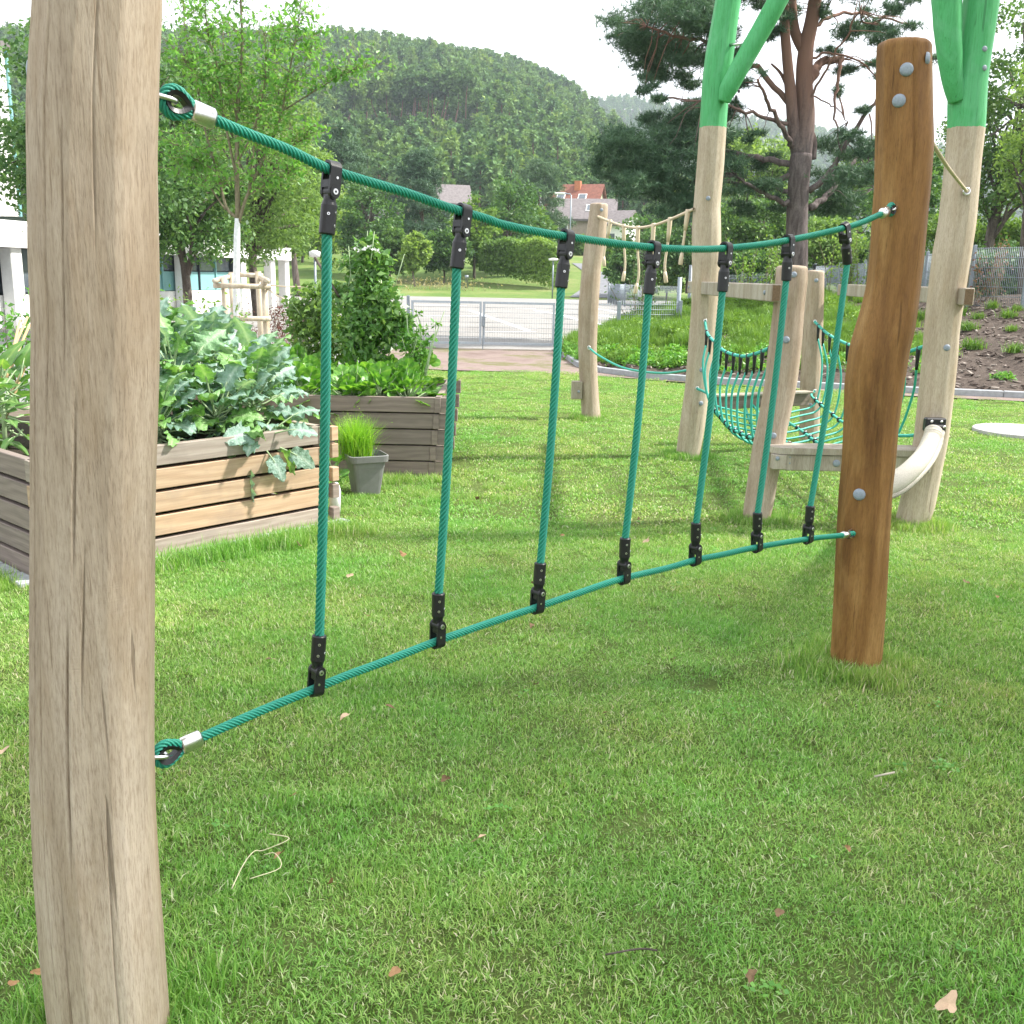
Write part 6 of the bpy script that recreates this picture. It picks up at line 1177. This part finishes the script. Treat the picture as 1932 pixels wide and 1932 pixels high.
# ------------------------------------------------------------------ houses
M['tile_red'] = mat_plain('red_brown_roof_tiles', (.20, .075, .05, 1), .8, 0, 3, .3, .3); M['tile_grey'] = mat_plain('grey_brown_roof_tiles', (.17, .15, .15, 1), .8, 0, 3, .25, .3)
M['wall_cream'] = mat_plain('cream_render', (.62, .57, .38, 1), .85, 0, 2, .06); M['wall_beige'] = mat_plain('beige_brick', (.42, .34, .29, 1), .85, 0, 5, .12); M['glass'] = mat_plain('window_glass', (.10, .12, .14, 1), .08, 0, 3, .2, spec=.8)
M['chimney'] = mat_plain('orange_brick', (.45, .17, .08, 1), .85, 0, 8, .2); M['teal'] = mat_plain('turquoise_panel', (.22, .46, .46, 1), .4, 0, 2, .06); M['dark'] = mat_plain('dark_frame', (.03, .04, .05, 1), .4, 0, 5, .2)
def house(label, c, w_, dp, hw, hr, ang, roof, wall, wins, chim=None, name='house', over=.5, ridge='x', sky_=()):
    """box house; local x along the ridge; wins: (face, u, z, w, h)"""
    o = empty(name, c, label, 'house'); o.rotation_euler.z = ang
    def lp(nm, vf, mat, par=o): q = link(nm, mesh(nm, vf[0], vf[1], mat)); q.parent = par; return q
    V = [(-w_ / 2, -dp / 2, -1), (w_ / 2, -dp / 2, -1), (w_ / 2, dp / 2, -1), (-w_ / 2, dp / 2, -1), (-w_ / 2, -dp / 2, hw), (w_ / 2, -dp / 2, hw), (w_ / 2, dp / 2, hw), (-w_ / 2, dp / 2, hw), (-w_ / 2, 0, hw + hr), (w_ / 2, 0, hw + hr)]
    F = [(0, 1, 5, 4), (2, 3, 7, 6), (1, 2, 6, 9, 5), (3, 0, 4, 8, 7)]; lp('wall', (V, F), wall)
    s_ = hr / (dp / 2); L = w_ / 2 + over; e = dp / 2 + over; t = .25
    R_ = [(-L, -e, hw - over * s_), (L, -e, hw - over * s_), (L, 0, hw + hr), (-L, 0, hw + hr), (L, e, hw - over * s_), (-L, e, hw - over * s_)]; R2 = [(x, y, z + t) for x, y, z in R_]
    lp('roof', (R_ + R2, [(6, 7, 8, 9), (9, 8, 10, 11), (0, 3, 2, 1), (3, 5, 4, 2), (0, 1, 7, 6), (5, 11, 10, 4), (0, 6, 9, 3), (3, 9, 11, 5), (1, 2, 8, 7), (2, 4, 10, 8)]), roof)
    for f_, u, z, ww, hh in wins:
        cx_, cy_ = {'s': (u, -dp / 2), 'e': (w_ / 2, u), 'w': (-w_ / 2, u)}[f_]; sz = (ww, .1, hh) if f_ == 's' else (.1, ww, hh)
        q = lp('window', box((cx_, cy_, z), [a_ + .3 if a_ > .1 else .16 for a_ in sz]), M['white']); lp('pane', box((cx_ + (.05 if f_ == 'e' else -.05 if f_ == 'w' else 0), cy_ - (.05 if f_ == 's' else 0), z), sz), M['glass'], q)
    for u, v in sky_:
        y = -dp / 2 * (1 - v); z = hw + hr * v + .28; q = lp('skylight', box((u, y, z), (1.3, 1.5, .12), np.array([[1, 0, 0], [0, math.cos(math.atan(s_)), -math.sin(math.atan(s_))], [0, math.sin(math.atan(s_)), math.cos(math.atan(s_))]])), M['white']); lp('pane', box((u, y - .03, z + .06), (1.0, 1.2, .06), np.array([[1, 0, 0], [0, math.cos(math.atan(s_)), -math.sin(math.atan(s_))], [0, math.sin(math.atan(s_)), math.cos(math.atan(s_))]])), M['glass'], q)
    if chim: lp('chimney', box((chim[0], chim[1], hw + hr * .75 + chim[2] / 2), (.9, .9, chim[2])), M['chimney'])
    return o
def hpos(px, py, Y): p = atY(px, py, Y); return (p.x, p.y, p.z)
house('grey-roofed beige brick house left behind the lone bent post', hpos(1096, 484, 135), 8.0, 7, 4.6, 2.4, -.12, M['tile_grey'], M['wall_beige'], (('s', -2.2, 3.2, 1.0, 1.2), ('s', 2.2, 3.2, 1.2, 1.2), ('s', 0, .9, 1.2, 1.4)), sky_=((1.2, .45),))
house('house with steep red-brown tiled roof, orange chimney and cream gable', hpos(1086, 470, 158), 7.2, 9, 5.0, 4.2, -.30, M['tile_red'], M['wall_cream'], (('e', 0, 6.3, 1.6, 1.3), ('e', -1.5, 3.4, 1.2, 1.2)), (.2, -.6, 1.7), sky_=((-2.0, .55), (1.3, .5)))
house('white garage-like house with brown roof right of the lone bent post', hpos(1164, 474, 128), 3.4, 4.5, 3.2, 1.4, -.5, M['tile_grey'], M['white'], (('s', 0, 1.2, 1.2, 1.6),))
house('white house with wide grey roof seen above the net rope in the middle', hpos(853, 436, 165), 4.6, 6, 4.2, 2.6, .25, M['tile_grey'], M['white'], (('s', -1.6, 2.6, 1.2, 1.2), ('s', 1.4, 2.6, 1.2, 1.2)), sky_=())
house('house with small red roof peeping over the trees near the first clamp', hpos(729, 436, 185), 3.4, 7, 5.5, 3.6, .6, M['tile_red'], M['white'], (('s', 0, 3, 1.2, 1.2),))
house('house with long low red roof half hidden by the dark pine', hpos(782, 415, 190), 6.5, 7, 4.6, 2.6, .1, M['tile_red'], M['wall_cream'], (('s', -1, 2.8, 1.2, 1.2),))
house('pale house edge with grey roof left of the red roofed house', hpos(1028, 445, 172), 4.0, 8, 4.5, 2.6, .5, M['tile_grey'], M['white'], (('s', 0, 2.8, 1, 1.2),))

# ------------------------------------------------------------------ the school on the left
A_ = Vector((-13.1, 20.5, 0)); B_ = Vector((xpix(484, 40, 2), 40, 0)); D_ = (B_ - A_); LS = D_.length; D_.normalize(); NR = Vector((D_.y, -D_.x, 0)); ang = math.atan2(D_.y, D_.x)
sch = empty('school_building', A_, 'long white one-storey school with turquoise panels and dark window band on the left', 'building')
def SB(nm, s0, s1, z0, z1, o0, o1, mat, par=sch, bev=0):
    c = A_ + D_ * ((s0 + s1) / 2) + NR * ((o0 + o1) / 2); return part(nm, box((c.x, c.y, (z0 + z1) / 2), (s1 - s0, abs(o1 - o0), z1 - z0), rotz(ang), bev), mat, par)
SB('wall', 0, LS, -.05, .80, -8, 0, M['white']); SB('window_band', 0, LS - 1.5, .80, 1.93, -7.9, -.12, M['dark']); SB('fascia', 0, LS + 2.5, 1.93, 2.42, -8, .45, M['white']); SB('roof', -.1, LS + 1.0, 2.42, 2.62, -7.6, -.6, M['white'])
k = 0; s_ = .8
while s_ < LS - 1.6:
    if s_ > 9.5: SB('turquoise_panel', s_ + .06, s_ + 1.22, .82, 1.42, -.12, -.06, M['teal'])
    q = SB('window', s_ + .06, s_ + 1.22, 1.46 if s_ > 9.5 else .86, 1.90, -.13, -.07, M['glass'])
    SB('frame_post', s_ - .03, s_ + .03, .80, 1.93, -.11, -.01, M['dark'] if k % 3 else M['teal']); s_ += 1.28; k += 1
for s_ in (4.3, 7.0, 13.0, LS - 2.2, LS + .6, LS + 2.1): SB('pillar', s_, s_ + .42, 0, 1.93, .02, .34, M['white'], bev=.02)
up_ = empty('school_block', A_ + D_ * 1.5, 'taller white school block with teal edge at the left photo edge', 'building')
c = A_ + D_ * 1.2 - NR * 3; part('wall', box((c.x, c.y, 4.5), (6.6, 7, 3.7), rotz(ang)), M['white'], up_)
c = A_ + D_ * 4.53 + NR * .52; part('teal_edge', box((c.x, c.y, 4.5), (.06, .06, 3.7), rotz(ang)), M['teal'], up_)
c = A_ + D_ * 1.2 - NR * 3; part('roof', box((c.x, c.y, 6.43), (6.8, 7.2, .14), rotz(ang)), M['tile_grey'], up_)

# ------------------------------------------------------------------ fences, gate, lamps
def wire_panel(nm, W, H, dx=.05, dz=.2, r=.004, par=None, mw=None):
    key = (round(W, 2), round(H, 2)); V, F = [], []
    def add(vf): V.append(vf[0]); F.append(vf[1])
    vs = []
    for i in range(int(W / dx) + 1): vs.append(box((min(W, i * dx), 0, H / 2), (r * 1.6, r * 1.6, H)))
    for j in range(int(H / dz) + 1): vs.append(box((W / 2, -.006, min(H, j * dz)), (W, r * 2.4, r * 3)))
    v, f = join(*vs); return mesh(nm, v, np.array(f), M['galv'])
def fence_run(name, label, P_, H, cat='fence', group=None, post_r=.035, post_h=None, dx=.05, dz=.2, r=.004):
    o = empty(name, P_[0], label, cat, group); ph = post_h or H + .1
    for i, p in enumerate(P_):
        p = Vector(p); part('post', box((p.x, p.y, p.z + ph / 2 - .05), (post_r * 2, post_r * 2, ph + .1), None, .005), M['galv'], o)
        if i + 1 < len(P_):
            q = Vector(P_[i + 1]); dd = q - p; W = Vector((dd.x, dd.y, 0)).length; me = wire_panel('wire_mesh', W - .02, H, dx, dz, r); a_ = math.atan2(dd.y, dd.x); mm = Matrix.Translation((p.x, p.y, min(p.z, q.z) + .04)) @ Matrix.Rotation(a_, 4, 'Z'); w__ = link('wire_mesh', me, o, mw=mm); w__['kind'] = 'stuff'
    return o
fp = []
for px, py_top, Y in ((2060, 450, 20.5), (1945, 456, 21.2), (1840, 464, 22.6), (1788, 470, 24.2), (1751, 476, 25.7), (1706, 482, 27.6), (1670, 487, 29.4), (1633, 491, 31.2), (1586, 496, 34), (1539, 500, 37)): t = atY(px, py_top, Y); fp.append((t.x, t.y, t.z - 1.5))
fence_run('mesh_fence', 'galvanised double-bar mesh fence along the top of the mulch bank on the right', fp, 1.42, group=None)
fp = []
for px, py_top, Y in ((1539, 500, 37), (1470, 505, 38), (1400, 515, 38.5), (1345, 517, 39), (1303, 520, 39.5)): t = atY(px, py_top, Y); fp.append((t.x, t.y, t.z - 1.4))
fence_run('mesh_fence', 'galvanised mesh fence stretching behind the two left tower posts', fp, 1.35)
fp = []
for px, py_top, Y in ((1283, 532, 48), (1232, 534, 50), (1180, 533, 54), (1148, 545, 60)): t = atY(px, py_top, Y); fp.append((t.x, t.y, 0.02))
fence_run('mesh_fence', 'far low mesh fence at the end of the car park right of the path', fp, 1.1)
gy = 20.75; g0, g1, g2 = (xpix(px, gy, .5) for px in (776, 909.5, 1046))
gt = empty('double_gate', ((g0 + g2) / 2, gy, .02), 'galvanised two-leaf mesh gate between dirt strip and car park', 'gate')
for a_, b_ in ((g0, g1 - .012), (g1 + .012, g2)):
    lf = tag(link('gate_leaf', mesh('gate_leaf', *join(box(((a_ + b_) / 2, gy, .955), (b_ - a_, .045, .045)), box(((a_ + b_) / 2, gy, .14), (b_ - a_, .045, .045)), box((a_ + .022, gy, .5475), (.044, .044, .77)), box((b_ - .022, gy, .5475), (.044, .044, .77))), M['gate']))); lf.parent = gt; lf.location = -gt.location
    me = wire_panel('wire_mesh', b_ - a_ - .1, .77, .05, .1, .002); w__ = link('wire_mesh', me); w__.location = (a_ + .05, gy, .16); w__.parent = lf; w__['kind'] = 'stuff'
part('gate_post', box((g0 - .06, gy, .52), (.06, .06, 1.1), None, .004), M['galv'], gt); part('gate_post', box((g2 + .06, gy, .52), (.06, .06, 1.1), None, .004), M['galv'], gt); part('lock_box', box((g1 + .03, gy - .03, .58), (.07, .06, .2), None, .005), M['galv'], gt)
part('drop_bolt', cyl((g1 + .02, gy - .03, .02), (g1 + .02, gy - .03, .5), .009, 6), M['galv'], gt)
fp = [(g2 + .06, gy, .02), (g2 + 1.3, gy, .03), (xpix(1283, 21.3, .8), 21.3, .06)]
fence_run('mesh_fence', 'low mesh fence between the gate and the planted bank', fp[:], .98, post_h=1.0, dz=.1, r=.003)
p = atY(1283, 523, 21.4); o = part('fence_post', cyl((p.x, p.y, 0), (p.x, p.y, p.z), .045, 10), M['galv'], None, True); tag(o, 'round steel post left of the tall green-topped post', 'post')
p = atY(1304, 500, 26); o = part('fence_post', cyl((p.x, p.y, 0), (p.x, p.y, p.z), .045, 10), M['galv'], None, True); tag(o, 'thinner taller steel post just beside the tall green-topped post', 'post')
def lamp(label, px, y0, y1, Y, r=.045, head='flat', zb=None):
    b = atY(px, y1, Y); t = atY(px, y0, Y); gz = ground_h(b.x, Y) if zb is None else zb; o = empty('street_lamp', (b.x, Y, gz), label, 'street lamp'); part('pole', cyl((b.x, Y, gz), (b.x, Y, t.z), r, 8), M['galv'], o, True)
    if head == 'flat': part('lamp_head', tube([(b.x, Y, t.z), (b.x, Y, t.z + .02), (b.x, Y, t.z + .14), (b.x, Y, t.z + .18)], [.12 * min(1, Y / 60), .30 * min(1, Y / 60), .34 * min(1, Y / 60), .1 * min(1, Y / 60)], 12), M['white'], o, True)
    elif head == 'arm': part('lamp_arm', tube([(b.x, Y, t.z - .1), (b.x - .1, Y, t.z + .1), (b.x - .9, Y, t.z + .2)], .06, 6), M['galv'], o, True); part('lamp_head', box((b.x - 1.3, Y, t.z + .16), (1.1, .4, .2), None, .04), M['white'], o)
    return o
lamp('small flat-headed park lamp at the car park edge left of the lone bent post', 1042, 492, 561, 70, .05, zb=.02)
lamp('tall street lamp in front of the red roofed house', 1075, 368, 455, 118, .07, 'arm')
lamp('white park lamp with disc head left of the bean cone', 595.5, 486, 546, 26, .03, 'flat', 0)
b = atY(880, 545, 82); o = part('bollard', tube([(b.x, 82, ground_h(b.x, 82) - .1), (b.x, 82, ground_h(b.x, 82) + .75), (b.x, 82, ground_h(b.x, 82) + .76), (b.x, 82, ground_h(b.x, 82) + 1.0)], [.13, .13, .16, .16], 10), M['galv'], None, True); tag(o, 'short grey bollard light standing in the meadow', 'bollard')
for px, py, Y, lab in ((1207, 562, 58, 'white bollard at the far right end of the car park'), (1180, 543, 72, 'small pale post by the path beyond the car park')): b = atY(px, py, Y); o = part('bollard', tube([(b.x, Y, 0), (b.x, Y, .95), (b.x, Y, .99)], [.12, .12, .04], 10), M['white'], None, True); tag(o, lab, 'bollard')
# round concrete cover in the lawn
dc = atZ(1925, 812, .03); o = part('concrete_cover', tube([(dc.x, dc.y, -.02), (dc.x, dc.y, .035), (dc.x, dc.y, .042), (dc.x, dc.y, .043)], [.46, .46, .45, .02], 48), mat_plain('washed_concrete', (.44, .43, .42, 1), .9, 0, 90, .35, .5, bd=.01), None, False); tag(o, 'round pale concrete cover lying in the lawn at the right edge', 'manhole cover')

# ------------------------------------------------------------------ small litter on the lawn
def dead_leaf(seed, col):
    q_ = np.random.default_rng(seed); n = 15; V = [(0, 0, .012)]; ph = q_.uniform(0, 6, 3)
    for i in range(n): t = 2 * math.pi * i / n; r0 = .5 * (1 + .28 * math.sin(3 * t + ph[0]) + .16 * math.sin(7 * t + ph[1]) * (1 if i % 2 else -.4)); V.append((r0 * math.cos(t) * 1.25, r0 * math.sin(t) * .8, .10 * math.sin(2 * t + ph[2]) + .10 * abs(math.sin(t * 1.5 + ph[0]))))
    return mesh('dead_leaf', V, [(0, i + 1, (i + 1) % n + 1) for i in range(n)], col, False)
DM = [mat_plain('dead_leaf_' + nm, c, .8, 0, 60, .3) for nm, c in (('tan', (.50, .36, .24, 1)), ('brown', (.17, .105, .055, 1)), ('rust', (.26, .15, .07, 1)))]
DLm = [dead_leaf(k, DM[k % 3]) for k in range(9)]
LV = [(8, 1415, .055, 0, 'pale tan fallen leaf at the left photo edge beside the near post'), (650, 1353, .052, 0, 'tan fallen leaf upright in the grass below the first bottom clamp'), (737, 1334, .045, 1, 'brown fallen leaf right of the first bottom clamp'), (901, 1583, .055, 0, 'pale curled fallen leaf in the middle of the foreground lawn'), (745, 1833, .035, 2, 'small rust-brown fallen leaf near the bottom of the picture right of the near post'), (552, 1500, .032, 2, 'small rust fallen leaf below the shackle of the lower rope'),
      (1790, 1893, .060, 0, 'big pale oak-like fallen leaf at the bottom right'), (1600, 1600, .028, 2, 'tiny rust leaf in the lower right lawn'), (1418, 1840, .04, 1, 'brown fallen leaf in the lower right lawn'), (1470, 1722, .03, 1, 'small dark leaf in the right foreground lawn'), (1822, 1097, .055, 1, 'brown fallen leaf in the lawn right of the amber post'), (1221, 1019, .055, 0, 'tan leaf between the fourth and fifth upright ropes'), (564, 1027, .05, 0, 'tan leaf by the foot of the front bed'), (660, 1086, .045, 0, 'tan leaf just right of the first upright rope'),
      (692, 1160, .04, 2, 'small leaf left of the second upright rope'), (512, 1243, .05, 0, 'tan leaf left of the first upright rope in the lawn'), (1003, 1180, .04, 1, 'brown leaf under the third bottom clamp'), (1005, 1100, .03, 1, 'dark leaf by the third upright rope'), (1060, 1010, .05, 2, 'rust leaf between third and fourth upright ropes'), (1205, 978, .04, 1, 'brown leaf between fourth and fifth upright ropes'), (1357, 1128, .05, 1, 'brown leaf under the lower rope by the fifth upright'), (527, 1612, .045, 2, 'rust leaf caught in the dry stalk'), (840, 1468, .035, 1, 'dark leaf in the middle lawn'),
      (1270, 1243, .035, 1, 'small brown leaf below the sloping lower rope'), (25, 1385 + 470, .03, 2, 'small leaf at the lower left corner'), (72, 1834 - 0, .03, 2, 'tiny leaf left of the near post foot'), (622, 1665, .03, 2, 'small rust leaf right of the dry stalk'), (1460, 962, .05, 1, 'brown leaf between the short post and amber post'), (1012, 1290, .035, 1, 'small dark leaf below the lower rope in the middle'), (1880, 1125, .04, 2, 'rust leaf at the right edge of the lawn'), (420, 1060, .04, 0, 'pale leaf on the front bed paving edge'), (1140, 1345, .03, 2, 'tiny rust leaf in the centre lawn'), (760, 1045, .045, 2, 'rust leaf between the first two upright ropes'), (900, 940, .045, 1, 'brown leaf between second and third upright ropes')]
for k, (px, py, s_, mi, lab) in enumerate(LV):
    p = atZ(px, min(py, 1925), .045); o = link('fallen_leaf', DLm[mi + 3 * (k % 3)]); o.location = p; s_ *= .68; o.scale = (s_, s_, s_); o.rotation_euler = (r_.normal() * .5 + (.5 if k % 2 else -.1), r_.normal() * .4, r_.uniform(0, 6.28)); tag(o, lab, 'leaf', 'fallen leaves on the lawn')
bl = lambda lst, z=.05: [atZ(px, py, z + .012 * math.sin(i * 2)) for i, (px, py) in enumerate(lst)]
o = part('dry_stalk', join(tube(smooth_path(bl([(772 * .3457 * 0 + 508, 1573), (546, 1582), (498, 1604), (480, 1606), (460, 1630), (437, 1677)]), 4), .0014, 5), tube(smooth_path(bl([(498, 1613), (519, 1610), (529, 1637), (472, 1658)]), 4), .0012, 5)), mat_plain('straw', (.60, .55, .36, 1), .7), None, True); tag(o, 'pale bent dry stalk lying on the lawn right of the near post', 'stalk')
o = part('twig', tube(smooth_path(bl([(1142, 1801), (1180, 1794), (1210, 1790), (1240, 1793)]), 4), .0024, 5), M['bark'], None, True); tag(o, 'thin dark twig lying in the foreground lawn', 'twig')
o = part('twig', tube(bl([(1650, 1465), (1688, 1457)]), .0036, 5), mat_plain('grey_twig', (.42, .38, .3, 1), .8), None, True); tag(o, 'short pale twig lying in the lawn below right of the amber post', 'twig')

# leafy tree standing right of the picture, whose crown shades the foreground
broad_tree('shade_tree', 'leafy tree on the lawn just outside the right photo edge shading the foreground', (7.2, 3.9, 0), 8.4, 3.2, 9000, .13, LM['dark_tree_leaf'], 901, crown_z0=.55, n_cl=70, clr=.27)

# thin summer haze over the valley
hz_ = tag(link('haze', mesh('haze', *box((0, 560, 99), (1700, 1240, 202)), None)), kind='stuff')
hm = bpy.data.materials.new('haze'); hm.use_nodes = True; hm.node_tree.nodes.clear(); ho = hm.node_tree.nodes.new('ShaderNodeOutputMaterial'); hv = hm.node_tree.nodes.new('ShaderNodeVolumePrincipled')
hv.inputs['Color'].default_value = (.80, .90, 1.0, 1); hv.inputs['Density'].default_value = .00032; hv.inputs['Anisotropy'].default_value = .3; hm.node_tree.links.new(hv.outputs[0], ho.inputs['Volume']); hz_.data.materials.append(hm)
